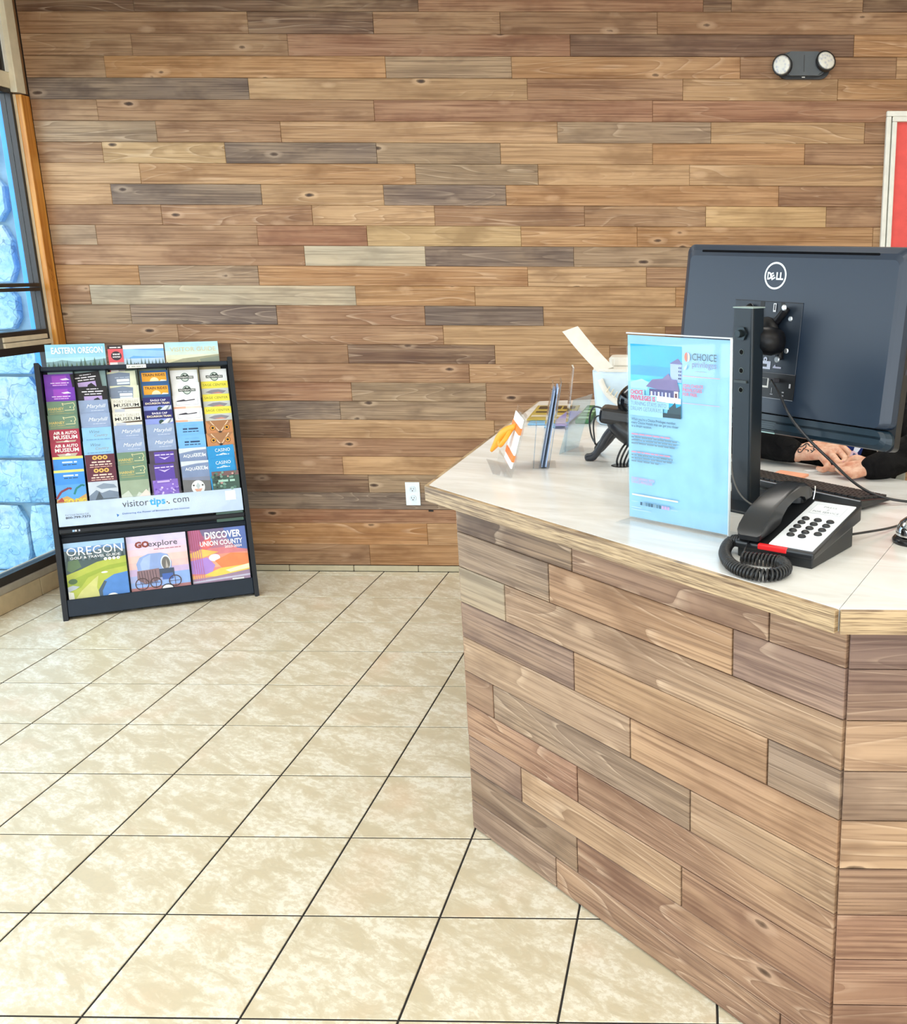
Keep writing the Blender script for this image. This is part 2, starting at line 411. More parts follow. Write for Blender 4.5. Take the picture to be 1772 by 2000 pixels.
for k in range(-3, 10):
    for j in range(-4, 10):
        x0, x1, y0, y1 = max(k*T, XL+.002), min((k+1)*T, XR), j*T, min((j+1)*T, YW-.01)
        if x0 > 1.9 and j*T > .9 and (k*T+j*T) > 3.1: continue            # under and behind the counter
        g = .0026; full = abs(x1-x0-T) < 1e-6 and abs(y1-y0-T) < 1e-6
        key = (round(x1-x0, 4), round(y1-y0, 4))
        if not full and key not in CACHE: CACHE[key] = cut_tile(0, x1-x0-2*g, 0, y1-y0-2*g)
        o = bpy.data.objects.new('floor_tile', FULL if full else CACHE[key])
        o.location = ((x0+x1)/2, (y0+y1)/2, random.uniform(-.0003, .0003)); link(o, floor)
# the floor behind the viewer and behind the counter goes on as one tiled sheet
fm = NT('tiled_floor_far'); br = fm.n('ShaderNodeTexBrick', offset=0.0, i_Vector=fm.n('ShaderNodeTexCoord').outputs['Object'], i_Color1=(*lin((226, 212, 178)), 1), i_Color2=(*lin((218, 202, 166)), 1), i_Mortar=(.04, .04, .04, 1), i_Scale=1.0)
br.inputs['Brick Width'].default_value = T; br.inputs['Row Height'].default_value = T; br.inputs['Mortar Size'].default_value = .0026
fm.setc(br.outputs[0]); fm.b.inputs['Roughness'].default_value = .35
bm = bmesh.new(); box(bm, XL, XR, YF, -4*T, -.02, -.0005); box(bm, 10*T, XR, -4*T, YW-.01, -.02, -.0005); box(bm, 1.9, 10*T, .9, YW-.02, -.02, -.0015)
from_bm('far_floor_tiles', bm, fm.m, floor)['kind'] = 'stuff'

# ceiling, right wall, glazed front behind the viewer
CEILM = plain('white_ceiling', '#EDEAE2', rough=.9)
ceiling = struct(box_obj('ceiling', (XL-.1, XR+.1, YF-.1, YW+.14, CEIL, CEIL+.1), CEILM))
for tx, ty in FILL_TROFFERS:  # out-of-view fixtures added to brighten the room
    L = thing('ceiling_fill_light', 'unseen white ceiling panel added as fill light, with frosted diffuser', 'ceiling light', (tx, ty, CEIL), group='added ceiling fill panels')
    bm = bmesh.new()
    for a in ((-.61, -.57, -.3, .3), (.57, .61, -.3, .3), (-.57, .57, -.3, -.26), (-.57, .57, .26, .3)): box(bm, *a, -.03, -.001)
    from_bm('housing', bm, plain('light_housing', '#F0F0EE', rough=.5), L)
    box_obj('diffuser', (-.57, .57, -.26, .26, -.022, -.012), plain('frosted_diffuser', '#FFFFFF', emit=(1, .96, .9), es=2.2), L)
struct(box_obj('wall_right', (XR, XR+.1, YF-.1, YW+.14, 0, CEIL), plain('warm_white_paint', '#E4DCCB', rough=.85)))
wf = struct(box_obj('wall_front', (XL-.04, XR, YF-.06, YF, 0, .12), BLACKMET))
for xx in (-.8, .8, 2.4, 4.0, 5.42): box_obj('mullion', (xx, xx+.08, YF-.05, YF-.01, .12, 2.45), BLACKMET, wf)
box_obj('header', (XL-.04, XR, YF-.06, YF, 2.45, CEIL), BLACKMET, wf)

# left wall: storefront window beside the wooden wall
wl = struct(box_obj('wall_left', (XL-.16, XL-.001, YF, YW+.01, 2.36, CEIL), CREAM))
bl = struct(box_obj('baseboard_left', (XL-.16, XL-.004, YF, YW, 0, .084), GROUT))
yy = 2.964
BASE2 = plain('base_tile_tan', '#C2AE8A', rough=.4)
for y0, y1 in ((2.634, 2.964), (2.304, 2.634), (1.974, 2.304), (1.644, 1.974), (1.314, 1.644), (2.964, 3.037)):
    box_obj('base_tile', (XL-.004, XL+.008, y0+.0018, y1-.0018, .001, .085), BASE2, bl, bevel=.002, seg=1)
box_obj('base_tile_run', (XL-.004, XL+.008, YF, 1.312, .001, .085), BASE2, bl)
sill = struct(box_obj('trim_1', (XL-.16, XL+.004, YF, YW, .085, .118), plain('weathered_sill', '#A79E8E', rough=.8), bevel=.004))
YG = 2.968                                                                   # where the glass meets the black jamb
win = struct(box_obj('window_1', (XL-.052, XL-.003, YG, YG+.018, .119, 2.275), BLACKMET))
for x1, z0, z1 in ((.004, .119, .158), (.002, 1.112, 1.146), (.002, 1.196, 1.216), (.002, 1.392, 1.407), (.002, 1.412, 1.428), (.004, 2.255, 2.275)):
    box_obj('rail', (XL-.05, XL-x1, YF, YG, z0, z1), BLACKMET, win)
for ym in (1.66, .4, -.9, -2.2, -3.5): box_obj('mullion', (XL-.052, XL-.003, ym, ym+.018, .15, 2.26), BLACKMET, win)
box_obj('reveal_strip', (XL-.05, XL-.004, YG+.004, YG+.016, 1.406, 1.413), plain('bronze_line', '#8A6A50', rough=.4), win)
for z0, z1 in ((.158, 1.112), (1.216, 1.392), (1.428, 2.255)):
    for ya, yb in ((1.678, YG), (.418, 1.66), (-.882, .4), (-2.182, -.9), (-3.482, -2.2)):
        box_obj('pane', (XL-.030, XL-.026, ya, yb, z0, z1), GLASS, win)
rail = struct(box_obj('trim_2', (XL-.05, XL+.004, 2.664, 2.985, 1.147, 1.169), CREAM, bevel=.003))
box_obj('rail_board', (XL-.05, XL+.002, 2.664, 2.965, 1.173, 1.195), CREAM, rail, bevel=.003)
box_obj('rail_end', (XL-.05, XL-.004, YF, 2.662, 1.147, 1.195), plain('grey_rail', '#6E6C68', rough=.5), rail)
post = struct(box_obj('trim_3', (XL-.05, -.802, 2.9875, YW-.001, .118, 2.255), PINE, bevel=.003))
box_obj('chipped_edge', (XL-.05, -.8255, 2.9845, 2.9873, .118, 2.254), plain('chipped_primer', '#CDB492', rough=.8), post)
pp = Print(step=.0); pp.z = 0
for q in ([(0, 0), (.006, .03), (.012, .01), (.018, .04), (.022, .02)], [(.01, .05), (.02, .065), (.008, .075), (.022, .085)], [(.012, .13), (.022, .118), (.026, .135), (.016, .145)], [(.012, .16), (.02, .175), (.014, .19), (.024, .2)]):
    pp.line([(-.008+a, -b) for a, b in q], .002, '#8A5418')
pp.build('pencil_scribble', post, frame((-.8018+.0004, 3.008, 1.52), (0, 1, 0), (0, 0, 1), (1, 0, 0)))
cp = struct(box_obj('trim_4', (XL-.06, -.808, 2.975, 3.036, 2.262, CEIL), CREAM, bevel=.004))
box_obj('cream_rail', (XL-.06, -.834, YF, 2.974, 2.277, 2.345), CREAM, cp, bevel=.003)
box_obj('inner_bead', (XL-.03, -.830, 2.955, 2.9745, 2.345, CEIL), plain('white_bead', '#E9E6DC', rough=.5), cp)
box_obj('brown_strip', (XL-.04, -.806, 3.037, YW-.001, 2.262, CEIL), plain('brown_strip', '#7A5636', rough=.6), cp)
box_obj('upper_pane', (XL-.1, XL+.0005, YF, 2.954, 2.345, CEIL), plain('dark_transom', (.012, .015, .02), rough=.1), cp)

# outside: stone wing wall, painted posts, paving
wing = struct(box_obj('wall_outside', (-3.4, -.90, 3.10, 3.3, -.1, 3.4), plain('grey_mortar', '#86A6B6', rough=.95)))
courses = [(-.02, .335), (.335, .565), (.565, .985), (.985, 1.20), (1.20, 1.42), (1.42, 1.70), (1.70, 1.93), (1.93, 2.22), (2.22, 2.5), (2.5, 2.8), (2.8, 3.1)]
cuts0 = {0: [-.955, -1.150], 1: [-.955, -1.46], 2: [-.955, -1.62], 3: [-.965, -1.40], 4: [-1.02, -1.36], 5: [-1.0, -1.3], 6: [-.995, -1.4], 7: [-1.02, -1.33]}
for ci, (z0, z1) in enumerate(courses):
    cs = list(cuts0.get(ci, [-.97]))
    while cs[-1] > -3.2: cs.append(cs[-1]-random.uniform(.28, .52))
    for xa, xb in zip(cs, cs[1:]):
        g = .004; w, h = (xa-xb)/2-g, (z1-z0)/2-g
        pts = []
        N = 14
        for k in range(N):
            a = 2*math.pi*k/N; ca, sa = math.cos(a), math.sin(a); e = 8.0
            rr = (abs(ca)**e+abs(sa)**e)**(-1/e)*random.uniform(.965, 1.0)
            pts.append((w*rr*ca, h*rr*sa))
        bm = bmesh.new()
        r0 = [bm.verts.new((px, .06, pz)) for px, pz in pts]; r1 = [bm.verts.new((px, .012, pz)) for px, pz in pts]
        r2 = [bm.verts.new((px*.965, random.uniform(-.002, .006), pz*.94)) for px, pz in pts]
        c = bm.verts.new((random.uniform(-.1, .1)*w, random.uniform(-.012, 0), random.uniform(-.2, .2)*h))
        for k in range(N):
            j = (k+1) % N; bm.faces.new((r0[k], r0[j], r1[j], r1[k])); bm.faces.new((r1[k], r1[j], r2[j], r2[k])); bm.faces.new((r2[k], r2[j], c))
        from_bm('stone', bm, STONE, wing, loc=((xa+xb)/2, 3.062, (z0+z1)/2))
box_obj('blue_post', (-.952, -.912, 3.03, 3.10, -.02, 3.0), plain('bright_blue_paint', '#2E9BF2', rough=.5), wing, bevel=.003)
box_obj('grey_post', (-.911, -.872, 3.035, 3.10, -.02, 3.0), plain('grey_paint', '#8E9498', rough=.6), wing, bevel=.003)
struct(box_obj('ground_outside', (-9, XL-.165, -9, 3.12, -.12, -.02), plain('blue_grey_paving', '#8FB2C8', rough=.9)))
# ================================================================== RECEPTION COUNTER
ZT = .970
A = Vector((1.644, .712, 0)); B = Vector((2.515, -.156, 0)); ANG = math.atan2(B.y-A.y, B.x-A.x)
counter = thing('reception_counter', 'corner reception counter clad in weathered planks with pale top', 'counter', (2.1, .4, 0))
CP = Matrix.Translation((-2.1, -.4, 0))                                     # counter children are laid out in world metres
def cobj(o): o.matrix_basis = CP @ o.matrix_basis; return o
bm = bmesh.new()
d = (B-A).normalized(); n = Vector((-d.y, d.x, 0))
ins = .0125
a0, b0 = A+n*ins, B+n*ins
prism(bm, [(A.x+.0125, A.y+.02), (B.x+.004, B.y+.0125), (3.9, B.y+.0125), (3.9, .42), (2.86, .42), (2.05, 1.25), (2.05, 2.33), (A.x+.0125, 2.33)], 0, ZT-.04)
cobj(from_bm('carcass', bm, plain('counter_carcass', '#2A1E17', rough=.9), counter))
CZ = [.93, .854, .759, .663, .567, .471, .376, .282, .184, .089, .003]
CROWS = [('dbb', [.478, 1.056]), ('gop', [.389, .967]), ('Gt', [.206]), ('pog', [.475, 1.060]), ('to', [.669]), ('bgt', [.132, .855]), ('rb', [.477]), ('ptr', [.244, .830]), ('dr', [.469]), ('gbr', [.381, 1.110])]
CPAL = {k: lin(v) for k, v in dict(b=(142, 110, 90), t=(164, 135, 110), o=(162, 127, 98), d=(108, 86, 74), g=(140, 118, 101), G=(164, 149, 130), p=(124, 98, 90), r=(142, 105, 87), y=(174, 145, 113)).items()}
PAL_W = PAL; PAL = CPAL
LD = (B-A).length
for i, (cols, js) in enumerate(CROWS):
    xs = [0]+js+[LD]
    for k in range(len(xs)-1): cobj(plank(counter, xs[k], xs[k+1], CZ[i+1], CZ[i], A, ANG, cols[k], gap=.0016, proud=.0008, end=.0042))
for i, cols in enumerate(['p', 'p', 't', 'g', 't', 'b', 'r', 'r', 'r', 'b']):
    xs = [0, .62+.2*math.sin(i*2.1), 1.38]
    for k in range(2): cobj(plank(counter, xs[k]+.003, xs[k+1], CZ[i+1], CZ[i], (B.x, B.y, 0), 0, cols if k == 0 else random.choice('btrg'), gap=.0016, proud=.0008, end=.0042))
for i in range(10):                                                          # side towards the window
    cobj(plank(counter, 0, .82, CZ[i+1], CZ[i], (A.x, 2.33, 0), -math.pi/2, random.choice('btrg'), gap=.0016, proud=.0008, end=.0042))
    cobj(plank(counter, .82, 2.33-A.y, CZ[i+1], CZ[i], (A.x, 2.33, 0), -math.pi/2, random.choice('btrg'), gap=.0016, proud=.0008, end=.0042))
PAL = PAL_W
def top_mat():
    t = NT('pale_marble_laminate'); v = t.n('ShaderNodeTexCoord').outputs['Object']
    m = t.n('ShaderNodeMapping', i_Vector=v, i_Rotation=(0, 0, .35)).outputs[0]
    a = t.noise(t.vmul(m, (2.0, 6.0, 1)), 1.0, 4.0, .6, 1.2); f = t.noise(t.vmul(m, (5, 17, 1)), 1.0, 3.0, .6, .8)
    c = t.mix(t.ramp(a, [(.40, 0.0), (.6, 1.0)]), lin((226, 225, 221)), lin((240, 241, 240)))
    c = t.mix(t.ramp(f, [(.30, .5), (.46, 0.0)]), c, lin((214, 211, 205)))
    t.setc(c); t.b.inputs['Roughness'].default_value = .22; t.b.inputs['Specular IOR Level'].default_value = .5; return t.m
TOPM = top_mat()
P1 = Vector((1.575, .733)); P2 = Vector((2.496, -.177)); sd = Vector((.3827, .9239))
S2 = P2+sd*1.02
bm = bmesh.new(); prism(bm, [(P1.x, P1.y), (P2.x, P2.y), (S2.x-.0007, S2.y), (2.83, .80), (2.28, 1.30), (2.28, 2.43), (1.83, 2.405), (1.60, 2.335)], ZT-.04, ZT)
cobj(from_bm('worktop', bm, TOPM, counter))
bm = bmesh.new(); prism(bm, [(P2.x+.0014, P2.y), (3.95, P2.y), (3.95, .50), (3.05, .50), (S2.x+.0009, S2.y)], ZT-.04, ZT)
cobj(from_bm('worktop', bm, TOPM, counter))
def oak_mat():
    t = NT('oak_edge_strip'); v, oi = t.objvec()
    w = t.n('ShaderNodeTexNoise', i_Vector=t.vmul(v, (3.0, 1, 130)), i_Scale=1.0, i_Detail=3.0, i_Roughness=.6, i_Distortion=.4).outputs[0]
    w2 = t.noise(t.vmul(v, (14, 1, 520)), 1.0, 2.0, .6)
    c = t.mix(t.ramp(w, [(.36, 0.0), (.50, .75), (.6, 1.0)]), lin((116, 92, 68)), lin((190, 164, 128)))
    c = t.mix(t.ramp(w2, [(.36, .7), (.5, 0.0)]), c, lin((92, 66, 42)))
    t.setc(c); t.b.inputs['Roughness'].default_value = .42; t.bump(w, .25, .001); return t.m
OAK = oak_mat()
def strip(p, q, lo=ZT-.041, hi=ZT-.0012, th=.012, m0=0.0, m1=0.0):
    p, q = Vector((*p, 0)), Vector((*q, 0)); L = (q-p).length; ang = math.atan2(q.y-p.y, q.x-p.x)
    bm = bmesh.new(); h = (hi-lo)/2
    pts = [(m0, 0), (L-m1, 0), (L, -th), (0, -th)] if False else [(0, 0), (L, 0), (L+m1, -th), (-m0, -th)]
    prism(bm, pts[::-1], -h, h); bmesh.ops.bevel(bm, geom=list(bm.edges), offset=.0012, segments=1, affect='EDGES')
    o = from_bm('edge_strip', bm, OAK, counter, loc=(p.x, p.y, (lo+hi)/2), rotz=ang)
    o.matrix_basis = Matrix.Translation((p.x-2.1, p.y-.4, (lo+hi)/2)) @ Matrix.Rotation(ang, 4, 'Z'); return o
strip(P1, P2, m1=-.0002, m0=.004); strip((P2.x+.0012, P2.y), (3.95, P2.y)); strip((1.60, 2.335), P1, m0=.0, m1=.004); strip((1.83, 2.405), (1.60, 2.335), m1=.003)
# ================================================================== BROCHURE RACK
RO, RA = Vector((-.503, 2.312, 0)), .472
rd = Vector((math.cos(RA), math.sin(RA), 0)); rn = Vector((-rd.y, rd.x, 0))
ru = (Vector((0, 0, 1.085))+rn*.312).normalized(); rf = rd.cross(ru)                # width, up the slope, out towards the room
RM = frame(RO, rd, ru, rf)                                                           # rack plane: X across, Y up the slope, Z towards the viewer
RW, RL = .757, 1.129
DARK = plain('charcoal_laminate', (.010, .012, .016), rough=.45, spec=.3)
NAVY = plain('dark_blue_black_panel', (.010, .019, .034), rough=.5, spec=.3)
rack = thing('brochure_rack', 'black slanted brochure rack full of travel leaflets by the window', 'brochure rack', mat4=RM)
def rbox(name, dims, mat=DARK, bevel=.002, parent=None): return box_obj(name, dims, mat, parent or rack, bevel=bevel, seg=1)
bm = bmesh.new()
for x0, x1 in ((-.016, .004), (RW-.004, RW+.016)):
    bm = bmesh.new(); prism(bm, rrect(x0, x1, -.006, RL+.004, .004, 2), -.066, .018); bmesh.ops.translate(bm, verts=bm.verts, vec=(0, 0, 0))
    from_bm('side_rail', bm, DARK, rack)
rbox('back_panel', (.004, RW-.004, .40, RL-.012, -.066, -.060))
rbox('top_ledge', (.004, RW-.004, RL-.030, RL-.012, -.040, .002), NAVY)
for k in range(1, 6): rbox('divider', (.1255*k-.0015, .1255*k+.0015, .42, RL-.006, -.060, -.004))
rbox('lower_back', (.004, RW-.004, .0, .375, -.050, -.044), NAVY)
rbox('cross_bar', (.004, RW-.004, .372, .398, -.046, .020), DARK, .006)
rbox('dark_panel', (.004, RW-.004, .335, .362, -.044, -.034), NAVY)  # narrow dark panel below the cross bar
rbox('front_panel', (.004, RW-.004, .010, .086, -.020, .014), NAVY, .003)
rbox('pocket_floor', (.004, RW-.004, .010, .018, -.044, -.020))
for k in (1, 2): rbox('divider', (.2500*k-.001, .2500*k+.001, .08, .335, -.040, .004))
box_obj('pocket_window', (.010, RW-.010, .400, .521, .0236, .0248), POCKET, rack)
# the printed strip in the clear pocket
pr = Print(); pr.rect(0, 0, .738, .104, '#C6D8F2')
pr.text('visitor', .352, .062, .032, '#2E3848', 'R', bold=.004, width=.104); pr.text('tips', .356, .062, .032, '#16A4E8', 'L', bold=.035, width=.064); pr.text('com', .450, .062, .032, '#2E3848', 'L', bold=.004, width=.066)
pr.rect(.424, .066, .430, .072, '#1A1A1A'); pr.rect(.430, .060, .436, .066, '#1A1A1A'); pr.rect(.424, .060, .430, .066, '#FFFFFF'); pr.rect(.430, .066, .436, .072, '#FFFFFF')
pr.text('Delivering the Power of Brochures to the Internet', .245, .030, .0075, '#3A68B0', 'L', width=.27, bold=.01)
pr.poly([(.224, .020), (.240, .040), (.232, .030), (.222, .036)], '#3E7CC4'); pr.text('For Local Service Call', .028, .046, .007, '#66707E', 'L', width=.088); pr.text('800-799-7373', .028, .032, .010, '#222831', 'L', bold=.015, width=.094)
pr.rect(.668, .052, .712, .096, '#F2F6FB')
stripe = tag(box_obj('printed_strip', (0, .738, 0, .104, -.001, 0), plain('strip_paper', '#C6D8F2', rough=.4), mat4=RM @ Matrix.Translation((.0095, .407, .0195))), 'pale blue printed strip along the front of the black rack', 'sign')
pr.build('lettering', stripe)
sticker = tag(box_obj('sticker', (0, .078, 0, .016, -.001, 0), plain('sticker_paper', '#F0EEE4', rough=.5), mat4=RM @ Matrix.Translation((.336, RL-.031, .0035))), 'small cream sticker on the top ledge of the rack', 'sticker')
pr = Print(); pr.poly([(.006, .004), (.014, .012), (.010, .004)], '#303A2C'); pr.dash(.02, .005, .006, .046, '#8A9488', 'L', 12); pr.build('lettering', sticker)
soc = tag(box_obj('sticker', (0, .034, 0, .012, -.0008, 0), plain('black_sticker', '#10141C', rough=.4), mat4=RM @ Matrix.Translation((.055, .3790, .0215))), 'tiny black sticker with two white squares under the printed strip', 'sticker')
pr = Print(); pr.rect(.002, .002, .010, .010, '#9CC4F0'); pr.rect(.012, .002, .018, .010, '#E6E6E6'); pr.rect(.025, .002, .031, .010, '#A8AEBC'); pr.build('lettering', soc)

# ---- covers (each drawn in a card of .114 x .235 m, origin lower left; only the top of most shows)
BWD, BHT = .114, .235
def trees(p, x0, x1, yb, h, c, n=7, seed=1):
    rnd = random.Random(seed)
    for i in range(n):
        x = x0+(x1-x0)*(i+.5)/n; hh = h*rnd.uniform(.55, 1.1); w = (x1-x0)/n*.75
        p.poly([(x-w/2, yb), (x+w/2, yb), (x, yb+hh)], c)
def cv_purple(p):
    p.rect(0, .18, BWD, .235, '#7A35B8'); p.rect(.03, .182, .085, .228, '#A044C8'); p.poly([(.06, .212), (.085, .216), (.098, .208), (.07, .207)], '#F2E6FA')
    p.dash(.058, .193, .006, .07, '#E8D2F4', 'C', 12); p.dash(.058, .184, .004, .055, '#E8D2F4', 'C', 15)
def cv_harney(p):
    p.rect(0, .165, BWD, .235, '#6E8C74'); p.text('HARNEY', .034, .196, .012, '#D9C06A', width=.058, bold=.015); p.text('HIGH DESERT', .036, .187, .005, '#D9C06A', width=.055)
    p.line([(.062, .214), (.058, .226), (.066, .222), (.08, .224), (.102, .226), (.106, .212), (.100, .206), (.102, .194), (.066, .194)], .0022, '#EDE3B0'); p.disc(.088, .207, .0025, '#EDE3B0'); p.line([(.008, .180), (.1, .180)], .001, '#D9C06A')
    p.rect(0, 0, BWD, .165, '#C9D2C4'); p.poly([(0, .165), (0, .10), (.03, .12), (.05, .08), (.07, .11), (.1, .09), (BWD, .13), (BWD, .165)], '#9AAA92'); p.poly([(.06, .08), (.1, .12), (BWD, .10), (BWD, .06)], '#E8DAD0')
def cv_air(p):
    p.rect(0, .15, BWD, .235, '#A92D48'); p.text('AIR & AUTO', .060, .213, .013, '#F5F1EC', width=.088, bold=.03); p.text('MUSEUM', .060, .192, .017, '#F5F1EC', width=.090, bold=.02)
    p.poly([(.02, .183), (.1, .185), (.09, .172), (.03, .172)], '#C8B8A4'); p.disc(.062, .176, .010, '#F0EAE0', a0=0, a1=180)
def cv_rodeo(p):
    p.rect(0, .17, BWD, .235, '#3F8FE0'); p.rect(0, .224, BWD, .235, '#E8E27A'); p.dash(.062, .206, .011, .056, '#CFE4EA', 'C', 6); p.dash(.062, .196, .007, .052, '#1F4F78', 'C', 7)
    p.rect(0, .05, BWD, .17, '#56A0E0'); p.line([(.0, .11), (.02, .14), (.05, .155), (.06, .15)], .009, '#7E3040'); p.line([(.068, .125), (.078, .15), (.1, .165), (.11, .16)], .008, '#1E7C78')
    p.poly([(0, .05), (0, .105), (.04, .12), (.07, .10), (BWD, .125), (BWD, .05)], '#C9A060'); p.text('GO DIG', .068, .085, .021, '#E8D23C', width=.086, bold=.04); p.poly([(0, .095), (.02, .115), (.03, .095)], '#B04438')
def cv_black(p):
    p.rect(0, .12, BWD, .235, '#0C0A10'); p.dash(.058, .222, .006, .045, '#E6E2EA', 'C', 8); p.dash(.058, .210, .008, .085, '#E6E2EA', 'C', 11); p.dash(.058, .199, .007, .065, '#E6E2EA', 'C', 12)
    p.rect(.022, .155, .092, .192, '#B9A2D6'); p.poly([(.05, .155), (.06, .178), (.075, .185), (.088, .17), (.09, .155)], '#1A1420'); p.poly([(.03, .155), (.038, .17), (.046, .155)], '#2A2030')
def cv_mary(p):
    p.rect(0, .12, BWD, .235, '#93A6C8'); p.line([(.01, .176), (.1, .176)], .0006, '#C6D2E6'); p.text('Maryhill', .064, .200, .017, '#EEF2F8', width=.070, shear=.35)
    p.dash(.07, .186, .004, .05, '#CBD6E8', 'C', 13)
def cv_wine(p):
    p.rect(0, .12, BWD, .235, '#8FC4EE'); p.text('Wine', .045, .210, .014, '#6A8490', width=.040, shear=.3); p.text('Country', .070, .194, .013, '#9A9480', width=.052, shear=.3); p.dash(.058, .180, .005, .09, '#6E9CC0', 'C', 18)
def cv_maroon(p):
    p.rect(0, .172, BWD, .235, '#5E2236'); 
    for i, x in enumerate((.037, .057, .077)): p.disc(x, .221, .0095, '#E3B65A'); p.disc(x, .221, .004, '#6A3A2A')
    p.dash(.060, .198, .010, .072, '#F0CFC0', 'C', 3); p.dash(.060, .187, .008, .088, '#F0CFC0', 'C', 4); p.dash(.058, .178, .0055, .086, '#E6B4A6', 'C', 17)
    p.rect(0, 0, BWD, .172, '#C4CEDA'); p.poly([(.03, .15), (.06, .163), (.1, .155), (.11, .14), (.05, .137)], '#8694A6'); p.poly([(0, .11), (.03, .135), (.05, .12), (.08, .13), (BWD, .12), (BWD, .09), (0, .09)], '#77869A'); p.poly([(.02, .085), (.04, .128), (.058, .085)], '#4A5560'); p.rect(.05, .09, .105, .096, '#5C6874')
def cv_grey(p):
    p.rect(0, .12, BWD, .235, '#E4E6C8'); p.poly([(0, .12), (0, .225), (.05, .232), (.092, .225), (.082, .12)], '#7E8CA4'); p.dash(.060, .205, .007, .06, '#AEBBD0', 'C', 16); p.rect(.036, .188, .086, .200, '#F0F2F6'); p.rect(.036, .176, .086, .185, '#DCE2EC')
def cv_museum(p):
    p.rect(0, .15, BWD, .235, '#E9E6D8'); p.text('FORT DALLES', .058, .214, .012, '#A49C90', width=.096); p.text('MUSEUM', .058, .196, .015, '#3A3838', width=.100, bold=.012); p.poly([(.03, .190), (BWD, .194), (BWD, .186), (.05, .185)], '#5A4A3C'); p.rect(.01, .16, .05, .186, '#C4C8D4')
def cv_train(p):
    p.rect(0, .15, BWD, .235, '#2C5F96'); p.rect(.006, .185, .106, .226, '#F0A92C'); p.text('TRAIN RIDES', .056, .209, .012, '#4A3018', width=.090, bold=.02); p.disc(.056, .186, .018, '#F4E6B8', a0=0, a1=180); p.poly([(.076, .185), (.084, .192), (.104, .190), (.104, .185)], '#F2EFE4')
def cv_eagle(p):
    p.rect(0, .15, BWD, .235, '#8C9CE0'); p.rect(0, .196, BWD, .235, '#20206E'); p.text('EAGLE CAP', .062, .217, .009, '#F2EEF6', width=.062, bold=.02); p.text('EXCURSION TRAIN', .058, .203, .009, '#F2E6C8', width=.098, bold=.03)
    p.disc(.066, .180, .011, '#27453E'); p.poly([(.06, .172), (.09, .195), (.112, .195), (.112, .180), (.09, .172)], '#DCE0E4'); p.poly([(.088, .174), (.104, .195), (.11, .195), (.098, .174)], '#8A949C')
def cv_adv(p):
    p.rect(0, .12, BWD, .235, '#EFF1F2'); p.disc(.060, .200, .018, '#49655A', ry=.021); p.disc(.060, .200, .015, '#C9D4CC', ry=.017); p.rect(.024, .193, .096, .206, '#33423E'); p.text('ADVENTURE', .060, .196, .008, '#F4F4F0', width=.066, bold=.01); p.poly([(.048, .206), (.055, .215), (.062, .208), (.070, .214), (.074, .206)], '#2E3A34')
def cv_white(p):
    p.rect(0, .12, BWD, .235, '#F2F3F5'); p.line([(.012, .212), (.012, .190), (.104, .190), (.104, .222)], .0012, '#9FA6B4'); p.poly([(.016, .210), (.046, .216), (.054, .211), (.092, .216), (.092, .211), (.054, .207), (.016, .206)], '#2E2A3A'); p.rect(0, .173, BWD, .182, '#F0B79A'); p.rect(.05, .173, BWD, .182, '#F6DCCB')
def cv_blue(p):
    p.rect(0, .12, BWD, .235, '#78B8F0'); p.line([(.03, .219), (.088, .219)], .0008, '#4A86C0'); p.dash(.058, .199, .012, .064, '#21406A', 'C', 14); p.dash(.058, .188, .007, .066, '#21406A', 'C', 9)
def cv_aqua(p):
    p.rect(0, .16, BWD, .235, '#7E90B4'); p.poly([(0, .235), (BWD, .235), (BWD, .225), (.06, .222), (0, .212)], '#D4DCE2'); p.text('AQUARIUM', .062, .192, .014, '#F0F4F8', width=.094, bold=.012); p.dash(.08, .206, .005, .04, '#DCE6F0', 'C', 12)
    p.rect(0, 0, BWD, .16, '#6E6E70'); p.poly([(0, .16), (BWD, .16), (BWD, .14), (0, .15)], '#8088A0')
    p.disc(.061, .112, .028, '#E8ECEC', ry=.032); p.poly([(.044, .105), (.078, .105), (.061, .078)], '#E0A58C'); p.disc(.043, .121, .004, '#3A3A3A'); p.disc(.080, .121, .004, '#3A3A3A'); p.poly([(.052, .118), (.061, .135), (.070, .118), (.061, .1)], '#B9C4C8')
def cv_purple2(p):
    p.rect(0, 0, BWD, .235, '#4A3E52'); p.rect(.02, .14, .1, .228, '#5A3FA4'); p.dash(.060, .212, .008, .076, '#DCCFF2', 'C', 9); p.poly([(.035, .207), (.06, .2), (.086, .207), (.06, .192)], '#CDBEE8')
    rnd = random.Random(4); p.rect(.006, .03, .108, .158, '#8666C8')
    for i in range(46): p.disc(.008+rnd.random()*.098, .05+rnd.random()*.11, .003+rnd.random()*.003, rnd.choice(['#B79CE8', '#6A48B4', '#D8C6F2', '#9A7AD8']), n=6)
    p.dash(.055, .145, .014, .06, '#C4AEEC', 'C', 6)
def cv_sage(p):
    p.rect(0, .12, BWD, .235, '#F1E24C'); p.text('SAGE CENTER', .057, .213, .011, '#6E7A2A', width=.100); p.rect(0, .165, BWD, .202, '#C9CDC8'); p.poly([(.014, .184), (.04, .194), (.07, .196), (.104, .188), (.09, .178), (.04, .176)], '#8A8690'); p.poly([(.035, .178), (.07, .184), (.09, .176)], '#D08A7A')
